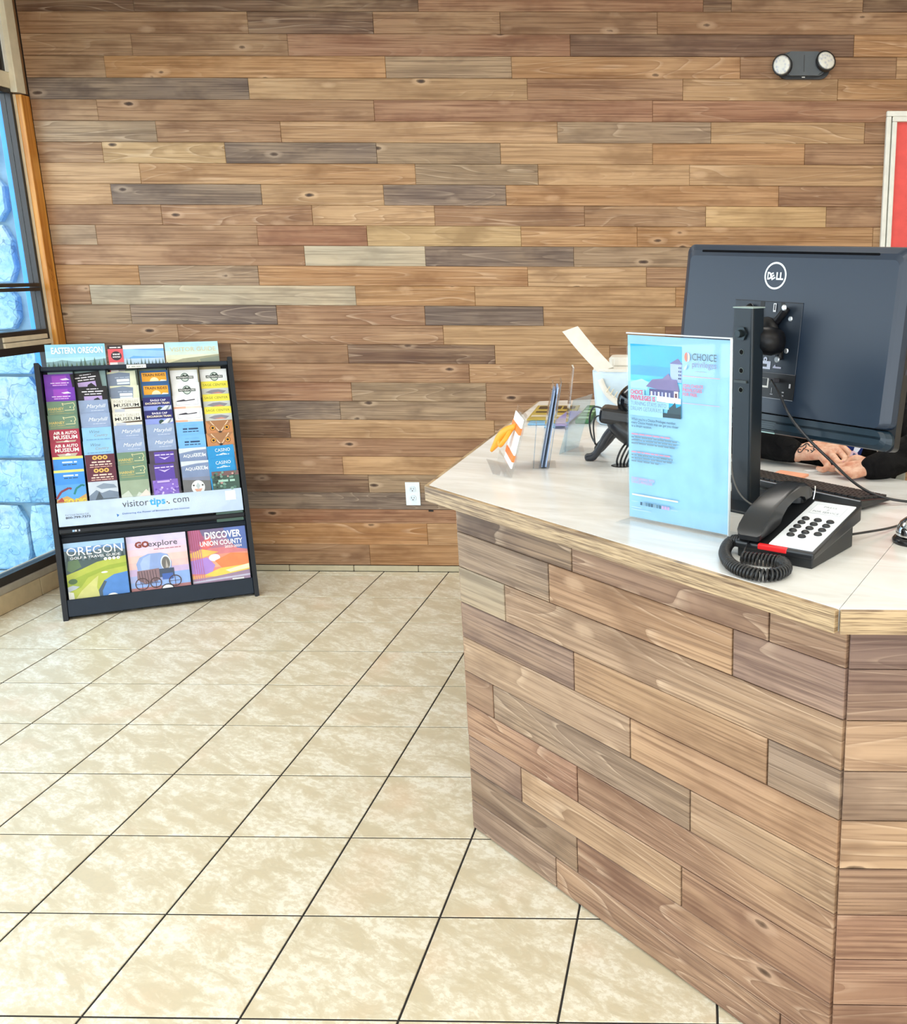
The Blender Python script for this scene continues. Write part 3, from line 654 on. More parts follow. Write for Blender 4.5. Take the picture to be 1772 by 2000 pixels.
def cv_owl(p):
    p.rect(0, .14, BWD, .235, '#C98958'); p.poly([(0, .235), (BWD, .235), (.062, .172), (.053, .172)], '#A8764E'); p.line([(.02, .232), (.056, .182)], .004, '#E8C8A8'); p.line([(.096, .232), (.060, .182)], .004, '#E8C8A8')
    for x in (.028, .088): p.disc(x, .201, .0125, '#5A2E18'); p.disc(x, .201, .0105, '#E0A040'); p.disc(x, .201, .0055, '#1A0C06')
    p.poly([(.05, .185), (.066, .185), (.058, .165)], '#3A2418'); p.rect(0, .14, BWD, .172, '#C8A890')
def cv_casino(p):
    p.rect(0, .172, BWD, .235, '#1E93D2'); p.text('CASINO', .066, .206, .016, '#E8F4FA', width=.064); p.dash(.064, .190, .005, .056, '#E0F0F8', 'C', 13); p.poly([(.05, .1945), (.066, .199), (.082, .1945)], '#E0F0F8')
def cv_green(p):
    p.rect(0, 0, BWD, .235, '#3E5A50'); p.rect(0, .215, BWD, .235, '#7A5A5A'); rnd = random.Random(9)
    for i in range(30): p.disc(rnd.random()*BWD, .14+rnd.random()*.09, .004+rnd.random()*.004, rnd.choice(['#7AA090', '#2C443C', '#C89A94', '#4F7A6A', '#20302C']), n=6)
    p.dash(.06, .185, .016, .07, '#A8CFC0', 'C', 9)
KIND = dict(purple=(cv_purple, '#7A35B8', 'purple trail leaflet'), harney=(cv_harney, '#6E8C74', 'sage green county leaflet with yellow outline map'), air=(cv_air, '#A92D48', 'red air and auto museum leaflet'),
    rodeo=(cv_rodeo, '#3F8FE0', 'blue leaflet with yellow top band'), black=(cv_black, '#0C0A10', 'black leaflet with white lettering'), mary=(cv_mary, '#93A6C8', 'grey-blue leaflet with white script'),
    wine=(cv_wine, '#8FC4EE', 'light blue wine leaflet'), maroon=(cv_maroon, '#5E2236', 'maroon leaflet with three gold medallions'), grey=(cv_grey, '#E4E6C8', 'slate and cream leaflet'),
    museum=(cv_museum, '#E9E6D8', 'cream fort museum leaflet'), train=(cv_train, '#2C5F96', 'orange and blue train rides leaflet'), eagle=(cv_eagle, '#20206E', 'navy excursion train leaflet'),
    adv=(cv_adv, '#EFF1F2', 'white leaflet with dark green badge'), white=(cv_white, '#F2F3F5', 'white leaflet with orange stripe'), blue=(cv_blue, '#78B8F0', 'sky blue river leaflet'), aqua=(cv_aqua, '#7E90B4', 'grey aquarium leaflet'),
    purple2=(cv_purple2, '#4A3E52', 'violet flower leaflet'), sage=(cv_sage, '#F1E24C', 'yellow-topped leaflet'), owl=(cv_owl, '#C98958', 'owl eyes leaflet'), casino=(cv_casino, '#1E93D2', 'bright blue casino leaflet'), green=(cv_green, '#3E5A50', 'dark green leaflet'))
COLS = [(.010, ['purple', 'purple', 'harney', 'harney', 'air', 'air', 'rodeo', 'rodeo']), (.133, ['black', 'black', 'mary', 'mary', 'wine', 'wine', 'maroon', 'maroon']),
        (.258, ['grey', 'grey', 'museum', 'museum', 'mary', 'mary', 'harney', 'harney']), (.384, ['train', 'train', 'eagle', 'eagle', 'mary', 'mary', 'purple2', 'purple2']),
        (.507, ['adv', 'adv', 'white', 'white', 'blue', 'blue', 'aqua', 'aqua']), (.630, ['adv', 'sage', 'sage', 'sage', 'owl', 'owl', 'casino', 'casino', 'green'])]
ROWT = [1.088, 1.027, .965, .903, .839, .779, .716, .657, .597]
NTH = ['leftmost', 'second', 'third', 'fourth', 'fifth', 'rightmost']
PRINTS = {}
for ci, (x0, kinds) in enumerate(COLS):
    run = {}
    for k in kinds: run[k] = run.get(k, 0)+1
    cnt = {}
    for ri, k in enumerate(kinds):
        fn, base, desc = KIND[k]; cnt[k] = cnt.get(k, 0)+1
        if k not in PRINTS:
            p = Print(); fn(p); me = bpy.data.meshes.new('cover_print'); me.from_pydata(p.v, [], p.f)
            for m in p.mats: me.materials.append(m)
            me.polygons.foreach_set('material_index', p.mi); me.update()
            bm = bmesh.new(); box(bm, 0, BWD, 0, BHT, -.0045, 0); bmesh.ops.recalc_face_normals(bm, faces=bm.faces)
            b = bpy.data.meshes.new('brochure'); bm.to_mesh(b); bm.free(); b.materials.append(ink(base)); PRINTS[k] = (b, me)
        b, me = PRINTS[k]
        tilt = {('black', 0): .10, ('grey', 0): .03, ('casino', 6): .035, ('casino', 7): .05, ('purple2', 7): .02}.get((k, ri), random.uniform(-.008, .008))
        z = -.034+.0062*ri; w = (.118 if ci else .117)
        # each card leans back a little more than the rack so that the lower rows stand in front
        m = RM @ Matrix.Translation((x0+random.uniform(-.001, .001), ROWT[ri]-BHT+random.uniform(-.002, .002), z)) @ Matrix.Rotation(tilt, 4, 'Z') @ Matrix.Rotation(.012, 4, 'X')
        if ri >= 7 or (ci == 5 and ri == 8): pass
        pos = '' if run[k] == 1 else ((', upper of the pair' if cnt[k] == 1 else ', lower of the pair') if run[k] == 2 else [', top of three', ', middle of three', ', lowest of three'][cnt[k]-1])
        col = NTH[ci]+(' column' if ci in (0, 5) else ' rack column')
        o = bpy.data.objects.new('brochure', b); o.matrix_basis = m; COL.objects.link(o)
        tag(o, f'{desc}, {col}{pos}', 'brochure', 'leaflets in the rack')
        c = bpy.data.objects.new('cover_print', me); c.parent = o; COL.objects.link(c)
# things that show below the strip in the clear pocket are the feet of the lowest leaflets

# ---- big magazines: three standing on the top ledge, three in the lower pocket
def magazine(name, label, m, w, h, draw, edge='#E8E8E4', th=.006, group=None):
    o = tag(box_obj(name, (0, w, 0, h, -th, 0), plain('pages_'+edge.strip('#'), edge, rough=.5), mat4=m), label, 'magazine', group)
    p = Print(); draw(p, w, h); p.build('cover_print', o); return o
def top_m(x, t, dz=-.0415): return RM @ Matrix.Translation((x, t, dz))
def d_east(p, w, h):
    for i, c in enumerate(['#8FCDE6', '#9FD6EA', '#B4DFEA', '#B9DCE0']): p.rect(0, h-.03*(i+1), w, h-.03*i, c)
    p.rect(0, 0, w, h-.078, '#7FA0A4'); p.poly([(0, h-.085), (.06, h-.07), (.12, h-.08), (w, h-.068), (w, h-.12), (0, h-.12)], '#86A8AE')
    trees(p, 0, w, h-.115, .05, '#4E6A66', 13, 3); trees(p, 0, w, h-.118, .035, '#6C8A70', 11, 5); trees(p, .12, w, h-.118, .055, '#55705E', 6, 8); p.rect(0, 0, w, h-.112, '#8FAAA8')
    p.text('EASTERN OREGON', w*.53, h-.042, .028, '#F4F8F8', width=w*.86, bold=.025)
def d_mid(p, w, h):
    p.rect(0, 0, w, h, '#F2F5F6'); p.rect(.06, 0, w, h-.018, '#6FB0EC'); p.poly([(.06, h-.018), (w, h-.03), (w, h-.06), (.1, h-.05), (.06, h-.07)], '#9CCBF2'); p.rect(.06, 0, w, h-.062, '#BFD8EC')
    trees(p, .065, w, h-.104, .045, '#5E7676', 11, 2); p.rect(.06, 0, w, h-.09, '#7C8C78'); p.rect(0, 0, .060, h, '#E45A62'); p.rect(0, h-.016, .06, h, '#2A2428'); p.dash(.03, h-.012, .008, .044, '#F0E4E4', 'C', 6)
    p.disc(.032, h-.048, .021, '#3A2A34'); p.text('travel', .032, h-.044, .009, '#F4F0F0', width=.028, bold=.03); p.text('oregon', .032, h-.056, .009, '#F4F0F0', width=.030, bold=.03); p.rect(.004, 0, .034, h-.078, '#F4F2EE'); p.rect(.034, 0, .06, h-.078, '#A9A4A6')
def d_vis(p, w, h):
    for i, c in enumerate(['#B5DFEC', '#C2E2E6', '#D4E6DC', '#E3E6CC', '#E2DCB4', '#D8CCA0']): p.rect(0, h-.02*(i+1), w, h-.02*i, c)
    p.rect(0, 0, w, h-.1, '#C9BC90'); p.poly([(0, h-.1), (.07, h-.078), (w, h-.062), (w, h-.12), (0, h-.12)], '#A8A88C'); p.poly([(.14, h-.082), (w, h-.07), (w, h-.12), (.15, h-.12)], '#8A9484')
    p.text('VISITOR GUIDE', w*.52, h-.044, .020, '#D8D0A4', width=w*.86, bold=.008)
MGT = 'magazines on the top ledge'
magazine('magazine', 'blue-green magazine with pine trees, leftmost on the top ledge', top_m(.025, .960), .231, .264, d_east, th=.012, group=MGT)
magazine('magazine', 'magazine with red corner badge and sky, middle of the top ledge', top_m(.266, .955), .225, .258, d_mid, th=.010, group=MGT)
magazine('magazine', 'pale sky visitor guide, rightmost on the top ledge', top_m(.497, .958), .224, .263, d_vis, th=.016, edge='#E4DFCF', group=MGT)
def d_golf(p, w, h):
    p.rect(0, 0, w, h, '#5E7078'); p.rect(0, h-.022, w, h, '#A4C8EA'); p.poly([(0, h-.022), (w, h-.022), (w, h-.05), (.15, h-.03), (.1, h-.05), (0, h-.035)], '#6F98CC')
    trees(p, 0, w, h-.09, .06, '#3E5052', 10, 3); p.rect(0, 0, w, h-.082, '#46595A'); p.poly([(.012, h-.08), (.05, h-.075), (.06, h-.11), (.02, h-.13), (.005, h-.12)], '#5E7854')
    p.poly([(0, h-.14), (.06, h-.12), (.12, h-.095), (.18, h-.085), (w, h-.078), (w, 0), (0, 0)], '#B4BE4A'); p.poly([(0, h-.17), (.08, h-.14), (.16, h-.115), (w, h-.108), (w, h-.125), (.15, h-.135), (.08, h-.16), (.05, h-.2), (0, h-.22)], '#9CAF3A')
    p.poly([(.02, 0), (.05, .04), (.1, .085), (.12, .10), (.11, .05), (.12, 0)], '#CFCE7E'); p.poly([(.118, 0), (.115, .035), (.14, .075), (.18, .098), (w, .106), (w, 0)], '#4E86CE'); p.poly([(.118, 0), (.115, .035), (.14, .075), (.15, .07), (.13, .03), (.13, 0)], '#44586A')
    p.disc(.145, .112, .013, '#EFEFE4', ry=.004); p.poly([(0, .04), (.03, .05), (.045, .06), (.02, .068), (0, .062)], '#B4BEC8'); p.poly([(0, 0), (0, .042), (.02, .036), (.022, 0)], '#E4E6D8')
    p.disc(.022, .085, .017, '#4E6A40', ry=.012); p.disc(.168, .0, .022, '#F4F4F0', ry=.016, a0=0, a1=180)
    p.text('OREGON', w*.5, h-.058, .038, '#F6F8F8', width=w*.92); p.text('GOLF & TRAVEL GUIDE', w*.5, h-.074, .011, '#F0F2F2', width=w*.82, bold=.01)
    for i, dgt in enumerate('2024'): p.disc(w*.66+i*.0165, h-.085, .0068, '#F0F2F0'); p.text(dgt, w*.66+i*.0165, h-.0885, .007, '#6A7A70')
def d_wagon(p, w, h):
    for i, c in enumerate(['#D6CCEC', '#E2CFE8', '#EFD0DC', '#F4CCC4', '#EFC4C0', '#CDB6DC', '#A8B4E4', '#93B2EC']): p.rect(0, h-.03*(i+1), w, h-.03*i, c)
    p.rect(0, 0, w, h-.24, '#A4B4DC'); p.rect(.14, .02, w, .08, '#8FB0EA'); p.rect(0, .0, w, .022, '#B47A7A')
    p.text('GO', .032, h-.052, .026, '#8A3A2E', 'L', bold=.06); p.text('explore', .085, h-.052, .026, '#4A4450', 'L', width=.118); p.dash(w*.67, h-.068, .006, .11, '#B8708A', 'C', 19)
    p.poly([(.035, .088), (.03, .13), (.045, .158), (.08, .172), (.13, .172), (.158, .162), (.172, .125), (.168, .095), (.12, .086)], '#8FA8DC'); p.poly([(.05, .09), (.045, .13), (.06, .155), (.09, .168), (.08, .1)], '#A6BCE8')
    p.disc(.148, .125, .021, '#DCE2EA', ry=.034); p.disc(.148, .122, .017, '#6E6A66', ry=.030); p.poly([(.145, .1), (.15, .14), (.158, .1)], '#B0A8A0')
    p.rect(.118, .06, .178, .098, '#3E4A60'); p.rect(.128, .048, .172, .075, '#3E62B0'); p.poly([(.028, .06), (.03, .098), (.118, .102), (.118, .05), (.06, .035)], '#8A6E74')
    for i in range(7): p.line([(.04+i*.011, .04), (.036+i*.011, .096)], .0025, '#54424A')
    for x, r in ((.045, .028), (.10, .024), (.178, .026)): p.ring(x, .038, r-.004, r, '#4A3434'); p.line([(x-r, .038), (x+r, .038)], .002, '#4A3434'); p.line([(x, .012), (x, .062)], .002, '#4A3434')
    p.disc(.145, .006, .026, '#2C2C34', ry=.022); p.disc(.145, .004, .023, '#F0F0F0', ry=.019)
def d_union(p, w, h):
    for i, c in enumerate(['#7A6E94', '#A07C9A', '#B87A90', '#D98088', '#EE9A84', '#F2AE8C', '#E8907E', '#F0B472']): p.rect(0, h-.03*(i+1), w, h-.03*i, c)
    p.poly([(.15, h), (w, h), (w, h-.11), (.2, h-.10), (.16, h-.05)], '#5E76B8'); p.poly([(0, h), (.05, h), (.07, h-.06), (.03, h-.1), (0, h-.09)], '#B05A7C'); p.poly([(.04, h-.07), (.09, h-.03), (.1, h-.08), (.06, h-.1)], '#DE6A6A')
    p.poly([(0, h-.105), (.05, h-.09), (.12, h-.11), (.05, h-.13), (0, h-.125)], '#F4C464'); p.poly([(0, h-.14), (.07, h-.13), (.1, h-.17), (.08, h-.21), (0, h-.2)], '#B088D8'); p.disc(.1, h-.135, .024, '#EFE4EE', ry=.017)
    p.poly([(.1, h-.15), (.17, h-.12), (w, h-.13), (w, h-.18), (.13, h-.19)], '#F08A54'); p.poly([(.05, .045), (.12, .07), (w, .075), (w, .05), (.1, .03)], '#F6D25C'); p.poly([(.14, .058), (w, .078), (w, .056), (.16, .046)], '#FBF0C8')
    p.poly([(0, .03), (.1, .034), (w, .05), (w, 0), (0, 0)], '#A48AA4'); p.poly([(0, .02), (w, .03), (w, .022), (0, .012)], '#C8C4D8'); p.rect(.165, .006, .215, .016, '#ECECEC')
    for i in range(5): p.line([(.008+i*.009, h), (.014+i*.009, .02)], .0025, '#C070A0')
    p.text('DISCOVER', w*.60, h-.046, .032, '#F6F8FC', width=w*.63, bold=.03); p.text('UNION COUNTY', w*.56, h-.078, .023, '#F6F8FC', width=w*.74, bold=.025); p.text('2023-2024', w*.76, h-.095, .011, '#F2E8EA', width=w*.30, bold=.03)
MGB = 'magazines in the lower pocket'
def low_m(x): return RM @ Matrix.Translation((x, .078, .0035)) @ Matrix.Rotation(-.0, 4, 'X')
magazine('magazine', 'golf and travel guide with green fairway, leftmost in the lower pocket', low_m(.012)@Matrix.Translation((0, 0, -.012)), .234, .256, d_golf, th=.010, group=MGB)
magazine('magazine', 'pink magazine with covered wagon, middle of the lower pocket', low_m(.253)@Matrix.Translation((0, 0, -.012)), .240, .256, d_wagon, th=.010, group=MGB)
magazine('magazine', 'sunset magazine with white title, rightmost in the lower pocket', low_m(.502)@Matrix.Translation((0, 0, -.012)), .243, .256, d_union, th=.010, group=MGB)
# ================================================================== ON THE COUNTER, LEFT OF THE MONITOR
BLACKP = plain('black_plastic', (.012, .013, .015), rough=.32, spec=.5)
BLACKG = plain('black_gloss', (.006, .006, .007), rough=.06, spec=.6)
CHROME = plain('chrome', (.75, .76, .78), rough=.08, metal=1.0)
PAPER = plain('white_paper', '#F2F3F2', rough=.6)
# ---- printed sign in an acrylic stand
sx, sy, sa, SW, SH = 2.110, .396, -.620, .266, .400
sdv = Vector((math.cos(sa), math.sin(sa), 0)); sfv = sdv.cross(Vector((0, 0, 1)))
SM = frame((sx, sy, ZT), sdv, Vector((0, 0, 1)), sfv)
sign = thing('sign_stand', 'clear acrylic stand holding a sky-tinted pale blue loyalty poster beside the telephone', 'sign', mat4=SM)
box_obj('front_sheet', (0, SW, .004, SH+.006, .0012, .0032), ACRYL, sign, bevel=.0004, seg=1)
box_obj('back_sheet', (0, SW, .004, SH+.006, -.0034, -.0014), ACRYL, sign, bevel=.0004, seg=1)
box_obj('base_plate', (-.004, SW+.004, .0, .003, -.045, .042), ACRYL, sign, bevel=.0006, seg=1)
box_obj('top_cap', (0, SW, SH+.006, SH+.0085, -.0034, .0032), plain('acrylic_edge', '#C9D3DA', rough=.15), sign)
box_obj('edge', (SW-.0015, SW+.0006, .004, SH+.006, -.0034, .0032), plain('acrylic_edge_side', '#DCE8F0', rough=.15), sign)
box_obj('poster', (.002, SW-.002, .008, SH+.003, -.0006, .0002), plain('poster_sky_tint', '#93C2E0', rough=.4), sign)  # sky reflection tint is mixed into the paper colour
p = Print(); 
def fx(u): return u*SW
def fy(v): return SH-v*SH+.003
p.rect(fx(.035), fy(.415), fx(.545), fy(.045), '#1FA6F0')
p.rect(fx(.035), fy(.205), fx(.545), fy(.155), '#1693DA'); p.rect(fx(.035), fy(.235), fx(.545), fy(.205), '#2FB5DC'); p.rect(fx(.035), fy(.415), fx(.545), fy(.235), '#7CC9E6')
p.poly([(fx(.035), fy(.29)), (fx(.035), fy(.245)), (fx(.15), fy(.225)), (fx(.22), fy(.24)), (fx(.2), fy(.285))], '#A9D4DC')
p.rect(fx(.435), fy(.23), fx(.545), fy(.135), '#9FB0E4'); p.poly([(fx(.425), fy(.135)), (fx(.555), fy(.135)), (fx(.51), fy(.105))], '#6F6A9A')
for i in range(4):
    for j in range(2): p.rect(fx(.515+.016*j), fy(.158+.018*i), fx(.525+.016*j), fy(.149+.018*i), '#3E4468')
p.poly([(fx(.195), fy(.262)), (fx(.26), fy(.222)), (fx(.36), fy(.215)), (fx(.42), fy(.185)), (fx(.45), fy(.215)), (fx(.5), fy(.215)), (fx(.53), fy(.275)), (fx(.35), fy(.275))], '#7A6C96')
p.rect(fx(.23), fy(.31), fx(.52), fy(.272), '#544E7C'); p.rect(fx(.475), fy(.315), fx(.515), fy(.275), '#E8DCE0'); p.rect(fx(.484), fy(.308), fx(.506), fy(.285), '#6A3A3C')
for i in range(6): p.rect(fx(.245+.036*i), fy(.312), fx(.262+.036*i), fy(.285), ['#D8DCEC', '#A4A8CC'][i % 2])
p.poly([(fx(.2), fy(.315)), (fx(.3), fy(.335)), (fx(.545), fy(.34)), (fx(.545), fy(.31)), (fx(.25), fy(.305))], '#E2EEF2'); p.rect(fx(.2), fy(.36), fx(.545), fy(.338), '#2E9ED8')
p.poly([(fx(.40), fy(.414)), (fx(.42), fy(.37)), (fx(.46), fy(.35)), (fx(.49), fy(.33)), (fx(.5), fy(.36)), (fx(.545), fy(.345)), (fx(.545), fy(.414))], '#3A4E58'); p.rect(fx(.36), fy(.415), fx(.545), fy(.392), '#2E3E48')
PB = '#93C2E0'  # paper colour again, sky tint included
p.rect(fx(.03), fy(.312), fx(.185), fy(.28), PB); p.rect(fx(.03), fy(.342), fx(.31), fy(.308), PB); p.rect(fx(.03), fy(.372), fx(.43), fy(.338), PB); p.rect(fx(.03), fy(.42), fx(.37), fy(.368), PB)
p.text('CHOICE', fx(.045), fy(.307), .0095, '#D0506E', 'L', bold=.02, width=fx(.125)); p.text('PRIVILEGES IS', fx(.045), fy(.337), .0098, '#D0506E', 'L', bold=.02, width=fx(.25))
p.text('TURNING STAYS INTO', fx(.045), fy(.366), .009, '#7E9CB0', 'L', width=fx(.36)); p.text('DREAM GETAWAYS.', fx(.045), fy(.394), .009, '#7E9CB0', 'L', width=fx(.32))
p.disc(fx(.605), fy(.094), .0065, '#E08272', ry=.0095, a0=90, a1=270); p.disc(fx(.612), fy(.094), .0055, '#F0C6B8', ry=.009, a0=-90, a1=90); p.text('CHOICE', fx(.655), fy(.108), .0145, '#55646E', 'L', width=fx(.225)); p.text('privileges', fx(.655), fy(.142), .0125, '#8A8AB0', 'L', width=fx(.225)); p.rect(fx(.68), fy(.166), fx(.775), fy(.163), '#A4B2BC')
p.poly([(fx(.575), fy(.15)), (fx(.61), fy(.128)), (fx(.605), fy(.148)), (fx(.585), fy(.162))], '#B4C4CC')
p.rect(fx(.565), fy(.192), fx(.915), fy(.189), '#D4A4AC'); p.rect(fx(.565), fy(.330), fx(.915), fy(.327), '#C2A8B8')
for i, t in enumerate(('JOIN CHOICE', 'PRIVILEGES', 'FOR FREE.')): p.text(t, fx(.57), fy(.247+.022*i), .0068, '#D8607C', 'L', bold=.01, width=fx((.19, .18, .14)[i]))
for i, t in enumerate(("When you're a Choice Privileges member,", 'every Choice Hotels stay can get you closer', 'to a dream vacation.')): p.text(t, fx(.055), fy(.447+.018*i), .0058, '#3C4C58', 'L', bold=.006, width=fx((.45, .475, .21)[i]))
for i in range(4): p.dash(fx(.055), fy(.525+.0165*i), .0048, fx((.39, .46, .455, .45)[i]), '#C08AA2' if i == 0 else '#6F8A9C', 'L', 20+i)
for i in range(4): p.dash(fx(.055), fy(.622+.0165*i), .0048, fx((.40, .42, .41, .28)[i]), '#C08AA2' if i == 0 else '#6F8A9C', 'L', 30+i)
p.text('START EARNING WITH', fx(.055), fy(.772), .0062, '#C894B4', 'L', bold=.008, width=fx(.235)); p.text('CHOICE PRIVILEGES', fx(.055), fy(.790), .0062, '#C894B4', 'L', bold=.008, width=fx(.215))
p.rect(fx(.06), fy(.858), fx(.53), fy(.850), '#D9D3BE')
for i in range(11): p.rect(fx(.145+.028*i), fy(.908), fx(.167+.028*i), fy(.890), ['#3E5A6E', '#7A9AAC', '#5A7C90', '#44667A'][i % 4] if i < 8 else '#B79CC4')
p.rect(fx(.06), fy(.892), fx(.125), fy(.889), '#A8C0CC'); p.rect(fx(.06), fy(.925), fx(.16), fy(.922), '#B0C8D4'); p.rect(fx(.06), fy(.938), fx(.26), fy(.935), '#B0C8D4'); p.rect(fx(.465), fy(.905), fx(.53), fy(.902), '#A8C0CC')
p.build('lettering', sign)

# ---- slanted acrylic holder with the orange-banded card
ca = -1.281; cd = Vector((math.cos(ca), math.sin(ca), 0)); cn = Vector((-cd.y, cd.x, 0)); cu = (Vector((0, 0, .166))+cn*.047).normalized(); cf = cd.cross(cu)
h1 = thing('card_holder', 'slanted clear holder with white orange-banded card at the counter corner', 'holder', mat4=frame((1.708, 1.022, ZT), cd, cu, cf))
box_obj('back_sheet', (0, .215, .003, .172, -.002, 0), ACRYL, h1); box_obj('base_plate', (0, .215, 0, .002, -.002, .05), ACRYL, h1)
box_obj('front_lip', (0, .215, .002, .035, .018, .020), ACRYL, h1)
card = tag(box_obj('card', (0, .17, 0, .135, 0, .004), PAPER, mat4=frame((1.708, 1.022, ZT), cd, cu, cf) @ Matrix.Translation((.028, .022, .002))), 'white folded card with two orange bands in the corner holder', 'card')
ORA = plain('orange_band', '#F2843A', rough=.5)
for y0 in (.018, .092): box_obj('orange_band', (-.001, .171, y0, y0+.018, -.001, .0055), ORA, card)
bm = bmesh.new()
pts = spline([(.07, .105, .006), (.05, .085, .022), (.035, .065, .032), (.02, .04, .038), (.0, .012, .045)], 6)
tube(bm, pts, [.003+.010*math.sin(math.pi*min(1, .1+i/len(pts)*.9)) for i in range(len(pts))], 9)
tube(bm, spline([(.06, .09, .014), (.07, .06, .026), (.05, .04, .032), (.03, .055, .034)], 6), .006, 8)
rib = from_bm('ribbon_bow', bm, plain('orange_ribbon', '#F5A22A', rough=.45), card, smooth=True)
rib.matrix_basis = Matrix.Translation((.02, .0, 0))

# ---- two-pocket leaflet holder seen from its edge
ed = Vector((.165, -.986, 0)).normalized(); ew = Vector((.986, .165, 0))                       # towards the viewer / to the right
h2 = thing('leaflet_holder', 'clear two-pocket leaflet holder seen edge-on, tallest on the counter', 'holder', mat4=frame((1.808, .938, ZT), ew, -ed, Vector((0, 0, 1))))
def leansheet(name, x0, x1, h, mat, parent, y0=0, y1=.115, th=.0022, z0=.002):
    bm = bmesh.new(); v = []
    for y in (y0, y1):
        v.append([bm.verts.new(c) for c in ((x0, y, z0), (x0+th, y, z0), (x1+th, y, h), (x1, y, h))])
    a, b = v; bm.faces.new(a[::-1]); bm.faces.new(b)
    for i in range(4): bm.faces.new((a[i], a[(i+1) % 4], b[(i+1) % 4], b[i]))
    return from_bm(name, bm, mat, parent)
ACRE = clear_mat('acrylic_edge_grey', (.70, .78, .86), 1.0)
box_obj('base_plate', (-.004, .062, 0, .115, 0, .0022), ACRYL, h2)
leansheet('front_lip', -.002, .010, .118, ACRE, h2); leansheet('middle_sheet', .014, .060, .232, ACRE, h2); leansheet('back_sheet', .040, .082, .240, ACRE, h2)
for i, (xa, xb, hh, cc) in enumerate(((.020, .062, .215, '#8EA0BC'), (.026, .068, .205, '#2E3C50'), (.031, .071, .222, '#A9C0E4'))):
    lf = leansheet('leaflet', xa, xb, hh, ink(cc), None, .006, .109, .0042, .004); lf.matrix_basis = frame((1.808, .938, ZT), ew, -ed, Vector((0, 0, 1)))
    tag(lf, ('grey-blue leaflet stack nearest the window in the edge-on holder', 'dark leaflet in the middle of the edge-on holder', 'pale blue leaflet stack at the back of the edge-on holder')[i], 'leaflet', 'leaflets in the edge-on holder')
# ---- tall thin holder and slanted clear holder behind it
h3 = thing('brochure_holder', 'thin upright clear holder standing edge-on behind the two-pocket one', 'holder', mat4=frame((1.858, 1.19, ZT), ew, -ed, Vector((0, 0, 1))))
leansheet('back_sheet', .0, .032, .252, clear_mat('acrylic_edge_white', (.86, .90, .93), 1.0), h3, 0, .10, .0045); box_obj('base_plate', (0, .06, 0, .10, 0, .002), ACRYL, h3)
leansheet('front_lip', .0, .006, .06, ACRYL, h3, 0, .10)
ga = math.radians(72); gd = Vector((math.cos(ga), math.sin(ga), 0)); gx = Vector((gd.y, -gd.x, 0))
h4 = thing('card_holder', 'empty slanted clear holder leaning right, beside the black device', 'holder', mat4=frame((1.848, 1.15, ZT), gx, gd, Vector((0, 0, 1))))
leansheet('back_sheet', .0, .052, .168, clear_mat('acrylic_blue', (.80, .90, .96), 1.0), h4, 0, .13, .003); box_obj('base_plate', (0, .085, 0, .13, 0, .0025), ACRYL, h4); leansheet('front_lip', .045, .052, .04, ACRYL, h4, 0, .13)

# ---- flat things at the far end of the top
def flat(name, label, cat, x0, x1, y0, y1, z, th, col, rz=0.0, draw=None, group=None):
    cx, cy = (x0+x1)/2, (y0+y1)/2; w, h = x1-x0, y1-y0
    o = tag(box_obj(name, (-w/2, w/2, -h/2, h/2, 0, th), plain('flat_'+col.strip('#'), col, rough=.5), bevel=min(.002, th*.3), seg=1, loc=(cx, cy, z), rotz=rz), label, cat, group)
    if draw:
        p = Print(z0=th+.0004); draw(p, w, h); p.build('cover_print', o)
    return o
def d_brown(p, w, h):
    p.rect(-w*.42, h*.20, w*.1, h*.40, '#3A2C22'); p.rect(w*.14, h*.20, w*.42, h*.40, '#4A3A2C'); p.rect(-w*.42, -h*.05, w*.42, h*.05, '#4A3A26'); p.rect(-w*.45, -h*.35, w*.45, -h*.22, '#D8CDB0'); p.rect(-w*.46, h*.42, w*.46, h*.47, '#C8B890')
flat('booklet', 'blue booklet under the brown printed card at the far end', 'booklet', 1.655, 1.79, 1.70, 2.00, ZT+.0005, .006, '#7FB0D4', .03)
flat('map_card', 'brown printed card with dark windows at the far end', 'card', 1.635, 1.80, 1.77, 2.14, ZT+.007, .004, '#B9A24E', .05, d_brown)
flat('postcard', 'purple postcard lying left of the green notepad', 'card', 1.755, 1.812, 1.62, 1.97, ZT+.0115, .002, '#9C96C8', -.05, lambda p, w, h: (p.rect(-w*.4, h*.1, w*.4, h*.42, '#8A86C4'), p.rect(-w*.4, -h*.4, w*.4, -h*.05, '#B4B0CC')))
flat('notepad', 'green printed notepad lying beside the white tub', 'notepad', 1.822, 1.875, 1.74, 2.12, ZT+.0005, .014, '#3E7A50', 0, lambda p, w, h: [p.rect(-w*.4, -h*.42+h*.2*i, w*.4, -h*.42+h*.2*i+h*.13, ['#A8D2AE', '#7CB68A'][i % 2]) for i in range(4)])

